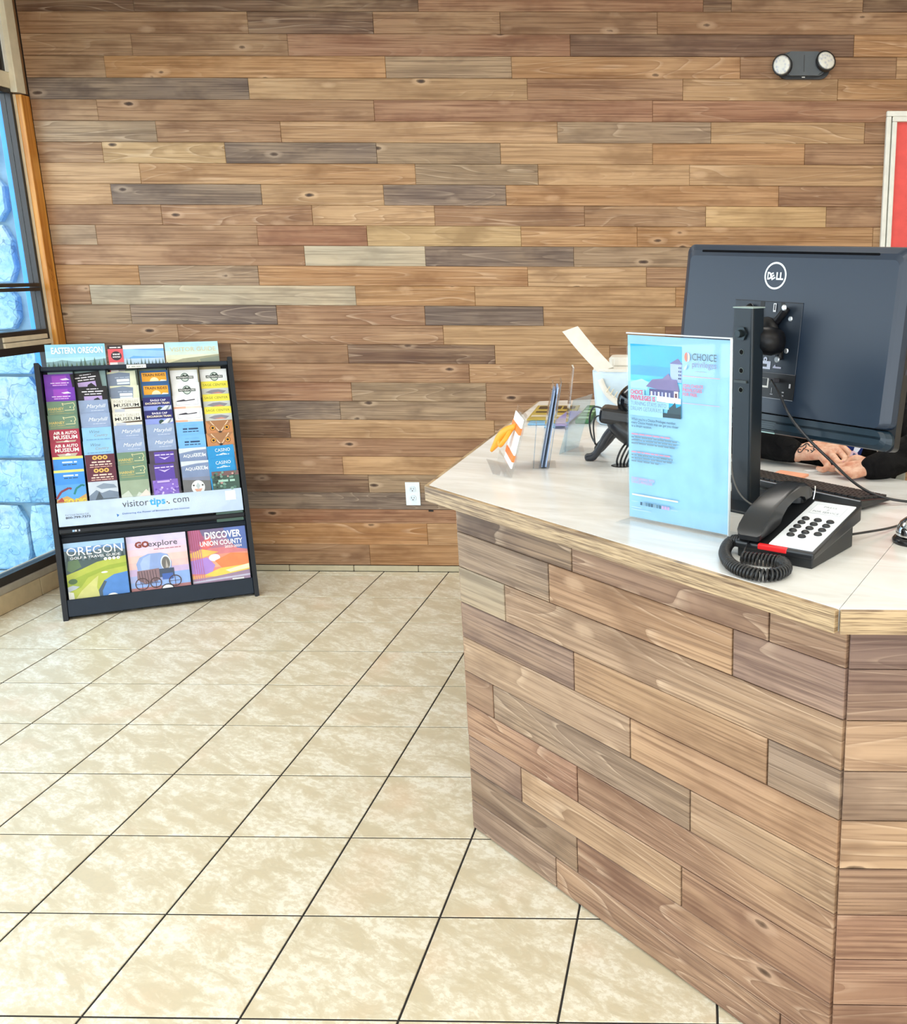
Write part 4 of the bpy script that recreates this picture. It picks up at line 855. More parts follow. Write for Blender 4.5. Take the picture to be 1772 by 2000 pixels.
# ---- white tub-like machine with slanted arm
WHT = plain('white_blue_plastic', '#CFE2F0', rough=.35); WHC = plain('white_lid_plastic', '#E4E0D6', rough=.4)
tub = thing('plastic_tub', 'white rounded plastic tub with raised slanted arm behind the sign', 'tub', (2.02, 1.79, ZT))
bm = bmesh.new()
lv = [(0, .112, .085), (.012, .122, .095), (.10, .128, .100), (.178, .132, .105), (.190, .132, .105)]
rings = []
for z, a, b in lv: rings.append([bm.verts.new((x, y, z)) for x, y in rrect(-a, a, -b, b, .05, 6)])
for r0, r1 in zip(rings, rings[1:]):
    for k in range(len(r0)): bm.faces.new((r0[k], r0[(k+1) % len(r0)], r1[(k+1) % len(r0)], r1[k]))
bm.faces.new(rings[0][::-1]); bm.faces.new(rings[-1]); from_bm('body', bm, WHT, tub, smooth=True)
bm = bmesh.new(); prism(bm, rrect(-.128, .136, -.107, .108, .05, 6), .190, .199); bmesh.ops.bevel(bm, geom=list(bm.edges), offset=.003, segments=2, affect='EDGES'); from_bm('rim', bm, WHC, tub)
bm = bmesh.new(); prism(bm, rrect(-.08, .12, -.02, .10, .03, 4), .199, .232); bmesh.ops.bevel(bm, geom=list(bm.edges), offset=.006, segments=2, affect='EDGES'); from_bm('lid', bm, WHC, tub)
bm = bmesh.new()                                                               # slanted arm, slightly curved
prof = [(-.108+t*(-.120)-.004*math.sin(math.pi*t), .188+t*.138) for t in [i/8 for i in range(9)]]
a = [bm.verts.new((x, -.10, z)) for x, z in prof]; b = [bm.verts.new((x+.052, -.085, z+.018)) for x, z in prof]; c = [bm.verts.new((x+.004, -.088, z-.004)) for x, z in prof]; e = [bm.verts.new((x+.054, -.075, z+.012)) for x, z in prof]
for q0, q1 in ((a, b), (b, e), (e, c), (c, a)):
    for i in range(8): bm.faces.new((q0[i], q0[i+1], q1[i+1], q1[i]))
bm.faces.new((a[0], b[0], e[0], c[0])); bm.faces.new((a[8], c[8], e[8], b[8]))
from_bm('slanted_arm', bm, WHC, tub)
band = from_bm('strap', (lambda bm: (tube(bm, spline([(-.10, -.110, .165), (-.085, -.113, .13), (-.06, -.113, .10), (-.02, -.112, .075), (.03, -.110, .06)], 6), .011, 8), bm)[1])(bmesh.new()), WHC, tub, smooth=True)
bm = bmesh.new()
for i in range(7): tube(bm, [(-.078+.013*i, -.1225, .122-.009*i), (-.066+.013*i, -.1225, .142-.009*i)], .0022, 6)
from_bm('rib', bm, plain('strap_ribs', '#D8CDB4', rough=.6), band)

# ---- black device on splayed legs, half hidden by the sign
dv = thing('desk_scanner', 'black glossy desk device on splayed legs behind the printed sign', 'device', (2.045, 1.05, ZT))
bm = bmesh.new(); bmesh.ops.create_uvsphere(bm, u_segments=28, v_segments=16, radius=1); bmesh.ops.scale(bm, verts=bm.verts, vec=(.062, .05, .055)); bmesh.ops.translate(bm, verts=bm.verts, vec=(.048, .0, .172)); from_bm('dome', bm, BLACKG, dv, smooth=True)
bm = bmesh.new(); box(bm, -.062, .13, -.05, .05, .105, .150); bev(bm, .016, 3); bmesh.ops.rotate(bm, verts=bm.verts, cent=(.03, 0, .13), matrix=Matrix.Rotation(.14, 3, 'Y')); from_bm('upper_body', bm, BLACKP, dv)
bm = bmesh.new(); bmesh.ops.create_uvsphere(bm, u_segments=28, v_segments=16, radius=1); bmesh.ops.scale(bm, verts=bm.verts, vec=(.085, .055, .040)); bmesh.ops.rotate(bm, verts=bm.verts, cent=(0, 0, 0), matrix=Matrix.Rotation(.55, 3, 'Y')); bmesh.ops.translate(bm, verts=bm.verts, vec=(.032, -.01, .085)); from_bm('lower_body', bm, BLACKP, dv, smooth=True)
LEGM = plain('dark_grey_plastic', (.035, .038, .045), rough=.35)
for pts, r in (([(-.02, -.01, .105), (-.045, .0, .075), (-.065, .005, .04), (-.085, .012, .014), (-.108, .018, .008)], [.012, .012, .011, .012, .009]), ([(-.01, .06, .09), (-.05, .10, .05), (-.085, .13, .01)], [.014, .016, .013]), ([(.08, .0, .06), (.11, .01, .03), (.13, .015, .008)], [.012, .012, .01])):
    bm = bmesh.new(); tube(bm, spline(pts, 5), [r[min(len(r)-1, i//5)] for i in range((len(pts)-1)*5+1)], 8); from_bm('leg', bm, LEGM, dv, smooth=True)
bm = bmesh.new(); prism(bm, rrect(-.014, .03, -.03, -.028, .0008, 1), .108, .125); from_bm('silver_plate', bm, CHROME, dv)
for pts, r in [([(-.05, .06, .14), (-.088, .09, .145), (-.105, .11, .11), (-.10, .10, .06), (-.075, .05, .03)], .0028), ([(-.05, .05, .125), (-.08, .07, .12), (-.092, .09, .09), (-.085, .06, .04)], .0025)]+[([(.02+.01*k, -.02, .07), (.0+.012*k, -.05-.004*k, .045), (-.012+.011*k, -.052, .015), (-.010+.008*k, -.05, -.004)], .003) for k in range(5)]:
    bm = bmesh.new(); tube(bm, spline(pts, 6), r, 6); from_bm('cable', bm, BLACKP, dv, smooth=True)
gm = bmesh.new(); lathe(gm, [(.0, .0012), (.026, .0012), (.030, .0008), (.031, 0)], 24)
tag(from_bm('cable_grommet', gm, BLACKP, None, loc=(2.047, .998, ZT+.0002)), 'black round cable grommet in the counter top left of the sign', 'grommet')
# ================================================================== MONITOR, STAND, TELEPHONE, KEYBOARD, BELL
MC = Vector((2.452, .658, 1.343))
MR = Matrix(((0.7656368, 0.6370641, 0.0891604), (-0.6429016, 0.7625186, 0.0724081), (-0.0218579, -0.1127597, 0.9933818)))
MM = Matrix.Translation(MC) @ MR.to_4x4()
def shell_mat():
    t = NT('graphite_monitor_shell'); tc = t.n('ShaderNodeTexCoord').outputs['Object']
    n = t.noise(tc, 900.0, 2.0); t.b.inputs['Base Color'].default_value = (.010, .021, .042, 1)
    t.b.inputs['Roughness'].default_value = .36; t.b.inputs['Specular IOR Level'].default_value = .55; t.bump(n, .05, .0004); return t.m
SHELL = shell_mat(); HOLEM = plain('matt_black_slot', (.003, .003, .004), rough=.9, spec=.1)
mon = thing('computer_monitor', 'large dark monitor seen from behind with round white logo', 'monitor', mat4=MM)
MWd, MHt = .647, .445
def loft_rr(bm, levels, n=6):
    """levels: (y, half width, bottom, top, corner radius)"""
    R = []
    for y, hw, zb, zt, r in levels: R.append([bm.verts.new((x, y, z)) for x, z in rrect(-hw, hw, zb, zt, r, n)])
    for a, b in zip(R, R[1:]):
        for k in range(len(a)): bm.faces.new((a[k], a[(k+1) % len(a)], b[(k+1) % len(a)], b[k]))
    bm.faces.new(R[0][::-1]); bm.faces.new(R[-1])
bm = bmesh.new(); h = MHt/2
loft_rr(bm, [(-.004, .296, -.172, h-.030, .014), (.0, .304, -.173, h-.016, .018), (.010, .318, -.1735, h-.003, .020), (.020, .3225, -.1737, h, .018), (.026, .3235, -.174, h, .018)])
from_bm('back_shell', bm, SHELL, mon)
bm = bmesh.new(); loft_rr(bm, [(.003, .300, -h+.012, -.1765, .020), (.008, .312, -h+.003, -.1762, .022), (.018, .3225, -h, -.176, .022), (.026, .3235, -h, -.1755, .022)]); from_bm('chin', bm, plain('graphite_chin', (.008, .022, .036), rough=.34), mon)
bm = bmesh.new(); loft_rr(bm, [(.026, .3238, -h-.001, h+.001, .016), (.050, .3245, -h-.001, h+.001, .012), (.053, .322, -h+.001, h-.001, .012)]); from_bm('bezel', bm, plain('black_bezel', (.010, .010, .012), rough=.35), mon)
box_obj('screen', (-.312, .312, .0530, .0536, -h+.045, h-.012), plain('lit_screen', '#20303C', rough=.1, emit=(.5, .6, .7), es=.5), mon)
box_obj('vent_slot', (-.262, .248, -.0052, .004, .2065, .2125), BLACKG, mon) if False else None
bm = bmesh.new(); prism(bm, rrect(-.262, .245, .2015, .2070, .0025, 3), 0, .010); bmesh.ops.rotate(bm, verts=bm.verts, cent=(0, 0, 0), matrix=Matrix.Rotation(math.radians(90), 3, 'X')); bmesh.ops.translate(bm, verts=bm.verts, vec=(0, .0085, 0)); from_bm('vent_slot', bm, HOLEM, mon)
PM = frame((0, -.0045, 0), Vector((1, 0, 0)), Vector((0, 0, 1)), Vector((0, -1, 0)))                    # drawing plane on the shell
p = Print(z0=.0002); p.ring(-.027, .150, .0275, .0318, '#E8F0F2', n=40); p.text('D', -.0500, .1415, .0165, '#E8F0F2', 'L', bold=.045, width=.0125); p.text('E', -.0315, .1425, .0145, '#E8F0F2', 'C', bold=.045, width=.0115, rot=.5); p.text('L', -.0240, .1415, .0165, '#E8F0F2', 'L', bold=.045, width=.0100); p.text('L', -.0135, .1415, .0165, '#E8F0F2', 'L', bold=.045, width=.0100); p.build('logo', mon, PM)
rec = box_obj('recess_panel', (-.137, .0615, -.0062, -.0042, -.076, .090), plain('recess_blue_black', (.012, .020, .034), rough=.4), mon, bevel=.0008, seg=1)
for (x0, x1, z0, z1, c) in ((-.137, .0615, .0885, .0905, '#0A0A10'), (-.06, -.048, .074, .089, '#050508'), (.0, .010, .074, .089, '#050508')): box_obj('recess_slot', (x0, x1, -.0068, -.0058, z0, z1), ink(c), rec)
box_obj('port_panel', (-.137, .0625, -.0066, -.0042, -.136, -.0765), plain('port_black', (.006, .006, .008), rough=.45), mon)
p = Print(z0=.0003); p.line([(-.04, -.0765), (.062, -.0765)], .0012, '#6A6A70'); p.line([(-.04, -.1365), (.062, -.1365)], .0012, '#9AA0A8'); p.rect(-.036, -.113, -.012, -.090, '#DCD8D0'); p.rect(-.032, -.1085, -.016, -.0905, '#141416'); p.rect(-.044, -.069, -.012, -.050, '#C9CCDC'); p.rect(-.044, -.064, -.022, -.057, '#16181E'); p.disc(-.028, -.046, .0055, '#C9CCDC'); p.disc(-.028, -.047, .0022, '#16181E'); p.poly([(-.004, -.063), (.002, -.056), (.004, -.061), (.020, -.061), (.020, -.065), (-.004, -.065)], '#B4B4C8')
p.rect(.048, -.108, .053, -.098, '#B8B8BC'); p.rect(-.001, -.124, .0, -.111, '#C8C8CC'); p.rect(-.004, -.1275, .004, -.126, '#C8C8CC'); p.rect(.030, -.121, .036, -.118, '#A4A4A8'); p.rect(.030, -.129, .036, -.126, '#A4A4A8'); p.rect(-.02, .066, -.012, .086, '#D8D8DC'); p.rect(-.018, .070, -.014, .084, '#20242C')
p.build('port_marks', mon, frame((0, -.0066, 0), Vector((1, 0, 0)), Vector((0, 0, 1)), Vector((0, -1, 0))))
p = Print(z0=.0003)
for i in range(5): p.rect(-.03, -.196-.0052*i, .016-.004*(i % 3), -.1935-.0052*i, '#3C4A50')
p.rect(-.034, -.2215, .0155, -.2185, '#A4C4C0'); p.build('rating_label', mon, frame((0, .0028, 0), Vector((1, 0, 0)), Vector((0, 0, 1)), Vector((0, -1, 0))))
for z, ln in ((.055, .02), (.02, .03), (-.015, .02), (-.05, .012)): box_obj('side_port', (.3243, .3250, .032, .040, z, z+ln), ink('#3A3C44'), mon)
box_obj('plug', (.003, .019, -.030, -.0066, -.098, -.088), plain('plug_grey', (.05, .05, .06), rough=.4), mon, bevel=.002)
def bolt(parent, x, z, y, r=.0065):
    bm = bmesh.new(); lathe(bm, [(0, .003), (r*.7, .003), (r, .0015), (r, 0)], 16); o = from_bm('bolt', bm, plain('bolt_steel', '#C6CCD2', rough=.3, metal=.7), parent); o.matrix_basis = frame((x, y, z), Vector((1, 0, 0)), Vector((0, 0, 1)), Vector((0, -1, 0))); return o
for x, z in ((.0305, .0525), (.0290, -.0220), (-.088, .0760), (-.085, -.044)): bolt(mon, x, z, -.0062, .0062)
# stand with square column and spider plate
px0 = Vector((2.3395, .578, ZT)); pu = Vector((.766, -.643, 0)); pv = Vector((.643, .766, 0))
stand = thing('monitor_stand', 'black square monitor column with bolt holes on a flat base', 'monitor stand', mat4=frame(px0, pu, pv, Vector((0, 0, 1))))
COLM = plain('black_powder_coat', (.007, .013, .020), rough=.4)
CW, CD, CH = .056, .046, .452
bm = bmesh.new(); prism(bm, rrect(0, CW, 0, CD, .006, 3), .006, CH); from_bm('column', bm, COLM, stand)
box_obj('column_cap', (-.001, CW+.001, -.001, CD+.001, CH, CH+.003), plain('cap_grey', '#8FA09C', rough=.5), stand, bevel=.001, seg=1)
box_obj('base_plate', (-.05, .15, -.085, .13, .0, .006), COLM, stand, bevel=.002, seg=1)
HOLE = plain('hole_black', (.003, .003, .003), rough=.9)
for z in (.354, .312, .2676):
    bm = bmesh.new(); lathe(bm, [(.0, .0003), (.0056, .0003)], 16); o = from_bm('hole', bm, HOLE, stand); o.matrix_basis = frame((CW*.47, -.0002, z), Vector((1, 0, 0)), Vector((0, 0, 1)), Vector((0, -1, 0)))
    bm = bmesh.new(); lathe(bm, [(.0056, .0), (.0056, .0010), (.0070, .0007), (.0072, 0)], 16); o = from_bm('hole_rim', bm, plain('rim_grey', '#56605E', rough=.4), stand); o.matrix_basis = frame((CW*.47, -.0002, z), Vector((1, 0, 0)), Vector((0, 0, 1)), Vector((0, -1, 0)))
bm = bmesh.new(); prism(bm, [(.0165*math.cos(math.radians(60*k)), .0165*math.sin(math.radians(60*k))) for k in range(6)], 0, .006); lathe(bm, [(0, .018), (.008, .018), (.009, .006)], 12); o = from_bm('clamp_bolt', bm, plain('bolt_black', (.03, .04, .045), rough=.25, metal=.6), stand); o.matrix_basis = frame((CW*.48, 0, .396), Vector((1, 0, 0)), Vector((0, 0, 1)), Vector((0, -1, 0)))
box_obj('cable_clip', (.008, .044, -.005, 0, .284, .290), plain('clip_grey', '#3E4444', rough=.35), stand)
MATB = plain('satin_black_metal', (.004, .004, .006), rough=.38, spec=.3)
# head and spider arms reach the back of the monitor
bm = bmesh.new(); tube(bm, [(CW*.6, CD-.004, .378), (CW*.9, CD+.03, .376), (CW*1.0, CD+.052, .374)], [.030, .034, .030], 14); from_bm('pivot', bm, MATB, stand, smooth=True)
INV = stand.matrix_basis.inverted() @ MM
bm = bmesh.new()
for ends in (((-.03, .016), (.004, .050), (.024, .076)), ((-.03, .004), (.010, -.012), (.0196, -.0436)), ((-.03, .016), (-.06, .045), (-.088, .076)), ((-.03, .004), (-.06, -.02), (-.085, -.044))):
    tube(bm, [INV @ Vector((x, -.017, z)) for x, z in spline([(a, b, 0) for a, b in ends], 4) and [(q.x, q.y) for q in spline([(a, b, 0) for a, b in ends], 4)]], .0095, 8)
bmesh.ops.create_uvsphere(bm, u_segments=16, v_segments=10, radius=.036, matrix=INV @ Matrix.Translation((-.022, -.024, .012)) @ Matrix.Diagonal((1, .5, 1.15, 1)))
from_bm('spider_plate', bm, MATB, stand, smooth=True)
for x, z in ((.024, .0762), (.0196, -.0436)):
    b = bolt(stand, 0, 0, 0, .0072); b.matrix_basis = INV @ frame((x, -.0270, z), Vector((1, 0, 0)), Vector((0, 0, 1)), Vector((0, -1, 0)))
# cables
bm = bmesh.new(); tube(bm, spline([MM @ Vector((.011, -.030, -.093)), (2.452, .585, 1.222), (2.4751, .5467, 1.1768), (2.5168, .5348, 1.1276), (2.5717, .5326, 1.0755), (2.631, .5403, 1.0219), (2.690, .548, .9905), (2.765, .552, .9765), (2.86, .55, .9755), (2.98, .52, .9755)], 7), .0033, 8)
tag(from_bm('cable', bm, plain('cable_rubber', (.022, .023, .027), rough=.3), None, smooth=True), 'black cable hanging from the back of the monitor to the counter', 'cable')
bm = bmesh.new(); tube(bm, spline([(2.339, .555, 1.07), (2.345, .54, 1.03), (2.362, .505, 1.0), (2.392, .47, .9835), (2.43, .43, .981), (2.50, .40, .976)], 6), .0022, 6)
tag(from_bm('cable', bm, plain('thin_cable', '#6C6A66', rough=.4), None, smooth=True), 'thin grey cable running down the monitor column to its base', 'cable')

# ---- telephone
FRc = Vector((2.476, .030, ZT)); pw = Vector((.846, -.534, 0)).normalized(); pl = Vector((.534, .846, 0)).normalized()
PH = frame(FRc-pw*.168, pw, pl, Vector((0, 0, 1)))
phone = thing('telephone', 'black desk telephone with white faceplate and red lamp', 'telephone', mat4=PH)
BW, BL_, Z0, Z1 = .168, .217, .031, .079
def zs(y): return Z0+(Z1-Z0)*y/BL_
def wedge(bm, x0, x1, y0, y1, za, zb):
    v = [bm.verts.new(c) for c in ((x0, y0, za(y0)), (x1, y0, za(y0)), (x1, y1, za(y1)), (x0, y1, za(y1)), (x0, y0, zb(y0)), (x1, y0, zb(y0)), (x1, y1, zb(y1)), (x0, y1, zb(y1)))]
    for f in ((3, 2, 1, 0), (4, 5, 6, 7), (0, 1, 5, 4), (1, 2, 6, 5), (2, 3, 7, 6), (3, 0, 4, 7)): bm.faces.new([v[i] for i in f])
bm = bmesh.new(); wedge(bm, 0, BW, 0, BL_, lambda y: .0175+.030*(y/BL_), zs); bev(bm, .004, 2); from_bm('upper_case', bm, BLACKP, phone)
bm = bmesh.new(); wedge(bm, .004, BW-.004, .004, BL_-.03, lambda y: 0.0, lambda y: .0185+.030*(y/BL_)); bev(bm, .002, 1); from_bm('lower_case', bm, plain('black_plastic_matte', (.014, .016, .018), rough=.45), phone)
plate = (lambda bm: (wedge(bm, .070, .162, .008, .204, lambda y: zs(y)-.001, lambda y: zs(y)+.0025), bev(bm, .002, 2), from_bm('faceplate', bm, plain('faceplate_white', '#E6ECF2', rough=.35), phone))[2])(bmesh.new())
slope = math.atan2(Z1-Z0, BL_); uy = Vector((0, math.cos(slope), math.sin(slope))); uz = Vector((0, -math.sin(slope), math.cos(slope)))
FP = frame(Vector((.070, .008, zs(.008)+.0025)), Vector((1, 0, 0)), uy, uz)
p = Print(z0=.0002); p.rect(.012, .146, .080, .188, '#C4CCD4'); p.rect(.0132, .1472, .0788, .1868, '#EAEFF4'); p.text('PRESS', .046, .175, .007, '#8A949E', width=.028); p.text('0', .046, .163, .007, '#8A949E'); p.text('FOR SERVICE', .046, .1515, .0075, '#8A949E', width=.056); p.build('lettering', plate, FP)
kme = None
for r in range(4):
    for c in range(3):
        if kme is None:
            bm = bmesh.new(); lathe(bm, [(0, .004), (.0055, .0038), (.0072, .0022), (.0074, 0)], 14); bmesh.ops.scale(bm, verts=bm.verts, vec=(1.15, .85, 1)); bmesh.ops.recalc_face_normals(bm, faces=bm.faces); kme = bpy.data.meshes.new('key'); bm.to_mesh(kme); bm.free(); kme.shade_smooth(); kme.materials.append(BLACKP)
        o = bpy.data.objects.new('key', kme); o.matrix_basis = FP @ Matrix.Translation((.020+.0265*c, .062+.0185*r, 0)); link(o, phone)
for c in range(2):
    o = bpy.data.objects.new('key', kme); o.matrix_basis = FP @ Matrix.Translation((.024+.024*c, .044, 0)); link(o, phone)
bm = bmesh.new(); wedge(bm, .050, .112, -.0012, .0070, lambda y: .022, lambda y: zs(y)+.0012); bev(bm, .0015, 1); from_bm('message_lamp', bm, plain('red_lamp', '#E02A2E', rough=.25), phone)
# handset
bm = bmesh.new()
prof = [(.000, .036), (-.003, .046), (.004, .058), (.022, .073), (.05, .090), (.085, .104), (.12, .113), (.16, .119), (.19, .117), (.210, .109), (.220, .097), (.220, .084), (.190, .080), (.184, .090), (.165, .096), (.135, .093), (.105, .082), (.085, .066), (.075, .050), (.04, .041)]
n = len(prof); sect = [(0.002, .78), (.0, 1.0), (.050, 1.0), (.052, .78)]
cy_, cz_ = .1, .09
for xi, (x, k) in enumerate(((-.004, .90), (.002, 1.0), (.046, 1.0), (.052, .90))):
    pass
R = [[bm.verts.new((x, cy_+(y-cy_)*(1-(1-k)*.25), cz_+(z-cz_)*k)) for y, z in prof] for x, k in ((.004, .82), (.007, .93), (.013, 1.0), (.050, 1.0), (.056, .93), (.059, .82))]
for a, b in zip(R, R[1:]):
    for i in range(n): bm.faces.new((a[i], a[(i+1) % n], b[(i+1) % n], b[i]))
for ring, rev in ((R[0], True), (R[-1], False)): bm.faces.new(ring[::-1] if rev else ring)
bmesh.ops.recalc_face_normals(bm, faces=bm.faces)
bmesh.ops.triangulate(bm, faces=[f for f in bm.faces if len(f.verts) > 4])
hs = from_bm('handset', bm, plain('handset_black', (.016, .017, .019), rough=.28), phone, smooth=True)
hs.data.set_sharp_from_angle(angle=.7)
bm = bmesh.new(); lathe(bm, [(0, .0), (.02, .0), (.02, .012), (0, .012)], 18)
o = from_bm('earpiece', bm, BLACKP, phone); o.matrix_basis = Matrix.Translation((.032, .198, .074))
bm = bmesh.new(); tube(bm, [(.064, .210, .080), (.066, .212, .098), (.066, .212, .108)], .0012, 6); from_bm('hook', bm, CHROME, phone)
# coiled cord
path = spline([(2.352, .125, 1.000), (2.3279, .150, .990), (2.3145, .0954, .983), (2.3257, .0166, .983), (2.3563, -.0289, .983), (2.3921, -.040, .983), (2.421, -.0091, .983), (2.4200, .0349, .983), (2.3985, .0500, .983), (2.3702, .0590, .983), (2.345, .0700, .983)], 14)
L = [0]
for a, b in zip(path, path[1:]): L.append(L[-1]+(b-a).length)
tot = L[-1]; turns = int(tot/.0074); pts = []; N = turns*11
for i in range(N+1):
    s = tot*i/N; k = max(j for j in range(len(L)) if L[j] <= s+1e-9); k = min(k, len(path)-2)
    t = (s-L[k])/max(1e-9, L[k+1]-L[k]); q = path[k].lerp(path[k+1], t); d = (path[k+1]-path[k]).normalized(); u = d.cross(Vector((0, 0, 1))).normalized(); w = u.cross(d)
    a = 2*math.pi*i/11; pts.append(q+(u*math.cos(a)+w*math.sin(a))*.0098)
bm = bmesh.new(); tube(bm, pts, .0027, 6); tube(bm, [pts[-1], (2.352, .088, .992), (2.362, .108, 1.004)], .002, 6)
crd = from_bm('coiled_cord', bm, BLACKP, phone, smooth=True); crd.matrix_basis = PH.inverted()
bm = bmesh.new(); tube(bm, spline([PH @ Vector((.150, .196, .02)), (2.66, .30, .978), (2.72, .36, .974), (2.82, .385, .974), (2.95, .37, .974)], 6), .0026, 6)
tag(from_bm('cable', bm, BLACKP, None, smooth=True), 'short black phone line leaving the telephone to the right', 'cable')

# ---- keyboard
kr = Vector((2.634, .475, ZT)); ku = Vector((.700, -.714, 0)); kv = Vector((.714, .700, 0))
kb = thing('keyboard', 'black desktop keyboard between the monitor column and the person', 'keyboard', mat4=frame(kr-ku*.45, ku, kv, Vector((0, 0, 1))))
bm = bmesh.new()
def kz(y): return .027-.014*y/.135
wedge(bm, 0, .45, 0, .122, lambda y: .008+(.0 if y > .01 else .0), kz); bev(bm, .003, 2); from_bm('case', bm, BLACKP, kb)
box_obj('silver_line', (.002, .448, -.0006, .0008, .024, .0265), plain('kb_edge', '#9A9CA0', rough=.3), kb)
bm = bmesh.new()
for r in range(6):
    y = .012+.0178*r; x = .012
    while x < .432:
        w = .0155
        if r == 5 and .12 < x < .2: w = .11
        z = kz(y+.007); box(bm, x, min(x+w, .438), y, y+.0155, z-.002, z+.005); x += w+.0032
from_bm('keys', bm, plain('key_black', (.02, .02, .022), rough=.5), kb)['kind'] = 'stuff'
for x in (.03, .40): box_obj('foot', (x, x+.02, .01, .02, 0, .012), BLACKP, kb)
# ---- sticky notes
pts = [(2.487, .92), (2.455, .866), (2.529, .816), (2.558, .869)]
bm = bmesh.new(); prism(bm, pts, ZT+.0003, ZT+.006)
tag(from_bm('sticky_notes', bm, plain('salmon_notes', '#FBB08C', rough=.7)), 'salmon orange pad of sticky notes beyond the keyboard', 'sticky notes')
# ---- service bell
bell = thing('service_bell', 'chrome service bell on black base at the right end', 'bell', (2.706, .228, ZT))
bm = bmesh.new(); lathe(bm, [(0, 0), (.046, 0), (.047, .006), (.043, .011), (.038, .013), (0, .013)], 36); from_bm('base', bm, plain('bell_base', (.03, .03, .032), rough=.2, metal=.5), bell, smooth=True)
bm = bmesh.new(); lathe(bm, [(.040, .015), (.0405, .018), (.038, .030), (.032, .042), (.022, .050), (.010, .0545), (0, .055)], 36); from_bm('dome', bm, CHROME, bell, smooth=True)
bm = bmesh.new(); lathe(bm, [(0, .066), (.005, .065), (.007, .061), (.004, .057), (.004, .050)], 16); from_bm('button', bm, CHROME, bell, smooth=True)
# ================================================================== PERSON BEHIND THE COUNTER
def ball(bm, c, r, sc=(1, 1, 1), rot=None, seg=16):
    m = Matrix.Translation(Vector(c)) @ (rot.to_4x4() if rot else Matrix.Identity(4)) @ Matrix.Diagonal((r*sc[0], r*sc[1], r*sc[2], 1))
    nv = seg//2+1; top = bm.verts.new(m @ Vector((0, 0, 1))); bot = bm.verts.new(m @ Vector((0, 0, -1)))
    rg = [[bm.verts.new(m @ Vector((math.sin(math.pi*j/nv)*math.cos(2*math.pi*k/seg), math.sin(math.pi*j/nv)*math.sin(2*math.pi*k/seg), math.cos(math.pi*j/nv)))) for k in range(seg)] for j in range(1, nv)]
    for k in range(seg):
        k2 = (k+1) % seg; bm.faces.new((top, rg[0][k], rg[0][k2])); bm.faces.new((bot, rg[-1][k2], rg[-1][k]))
        for a, b in zip(rg, rg[1:]): bm.faces.new((a[k], b[k], b[k2], a[k2]))
def chain(bm, pts, rad, n=5, seg=14):
    """overlapping balls and cones along a smooth path: tapering limb"""
    P = spline(pts, n); N = len(P)-1
    for i, q in enumerate(P):
        t = i/N*(len(rad)-1); k = min(int(t), len(rad)-2); r = rad[k]+(rad[k+1]-rad[k])*(t-k); ball(bm, q, r, seg=seg)
    R = []
    for i in range(N+1):
        t = i/N*(len(rad)-1); k = min(int(t), len(rad)-2); R.append(rad[k]+(rad[k+1]-rad[k])*(t-k))
    tube(bm, P, R, 14)
def fuse(name, bm, voxel, mat, parent=None, smooth=6, factor=.5):
    """weld the overlapping pieces into one continuous skin"""
    me = bpy.data.meshes.new(name); bm.to_mesh(me); bm.free()
    o = bpy.data.objects.new(name, me); COL.objects.link(o)
    r = o.modifiers.new('weld', 'REMESH'); r.mode = 'VOXEL'; r.voxel_size = voxel
    s = o.modifiers.new('relax', 'SMOOTH'); s.iterations = smooth; s.factor = factor
    dg = bpy.context.evaluated_depsgraph_get(); m2 = bpy.data.meshes.new_from_object(o.evaluated_get(dg)); bpy.data.objects.remove(o); bpy.data.meshes.remove(me)
    m2.name = name; m2.shade_smooth(); m2.materials.clear(); m2.materials.append(mat)
    o = bpy.data.objects.new(name, m2); return link(o, parent)
def skin_mat():
    t = NT('skin'); tc = t.n('ShaderNodeTexCoord').outputs['Object']; a = t.noise(tc, 38.0, 4.0, .6); b = t.noise(tc, 300.0, 3.0, .6)
    c = t.mix(t.ramp(a, [(.36, 0.0), (.66, 1.0)]), lin((214, 146, 116)), lin((240, 196, 166)))
    t.setc(c); t.b.inputs['Roughness'].default_value = .5; t.b.inputs['Subsurface Weight'].default_value = .12; t.b.inputs['Subsurface Radius'].default_value = (.01, .004, .002)
    t.bump(b, .15, .0008); return t.m
SKIN = skin_mat()
R_F = [[(2.6609, .9857, 1.0287), (2.6792, .9512, 1.0136), (2.6692, .9266, .9984), (2.6553, .9244, .9902)], [(2.6453, .9641, 1.0253), (2.6621, .9181, 1.0057), (2.6455, .9033, .9887), (2.6275, .9130, .9866)],
       [(2.6243, .9520, 1.0189), (2.6406, .9004, .9977), (2.6248, .8913, .9846), (2.6073, .9071, .9855)], [(2.5990, .9493, 1.0092), (2.6116, .8984, .9929), (2.5986, .8903, .9830), (2.5859, .9017, .9850)]]
R_T = [(2.5890, 1.0156, 1.0272), (2.6451, 1.0254, 1.0228), (2.6797, .9899, 1.0034), (2.6837, .9563, .9950)]
L_F = [[(2.6801, .8707, 1.0031), (2.6588, .8649, 1.0013), (2.6425, .8641, .9986), (2.6309, .8692, .9989)], [(2.6743, .8481, .9972), (2.6518, .8416, .9928), (2.6377, .8466, .9921), (2.6302, .8525, .9940)],
       [(2.6747, .8307, .9907), (2.6558, .8292, .9864), (2.6430, .8349, .9872), (2.6370, .8411, .9894)], [(2.6799, .8190, .9860), (2.6624, .8178, .9830), (2.6524, .8236, .9848), (2.6477, .8294, .9857)]]
L_T = [(2.7045, .8871, 1.0066), (2.6895, .8991, 1.0119), (2.6743, .8982, 1.0092), (2.6626, .8912, 1.0011)]
RWr, LWr = (2.5384, 1.0181, 1.0040), (2.7200, .8440, 1.0000)
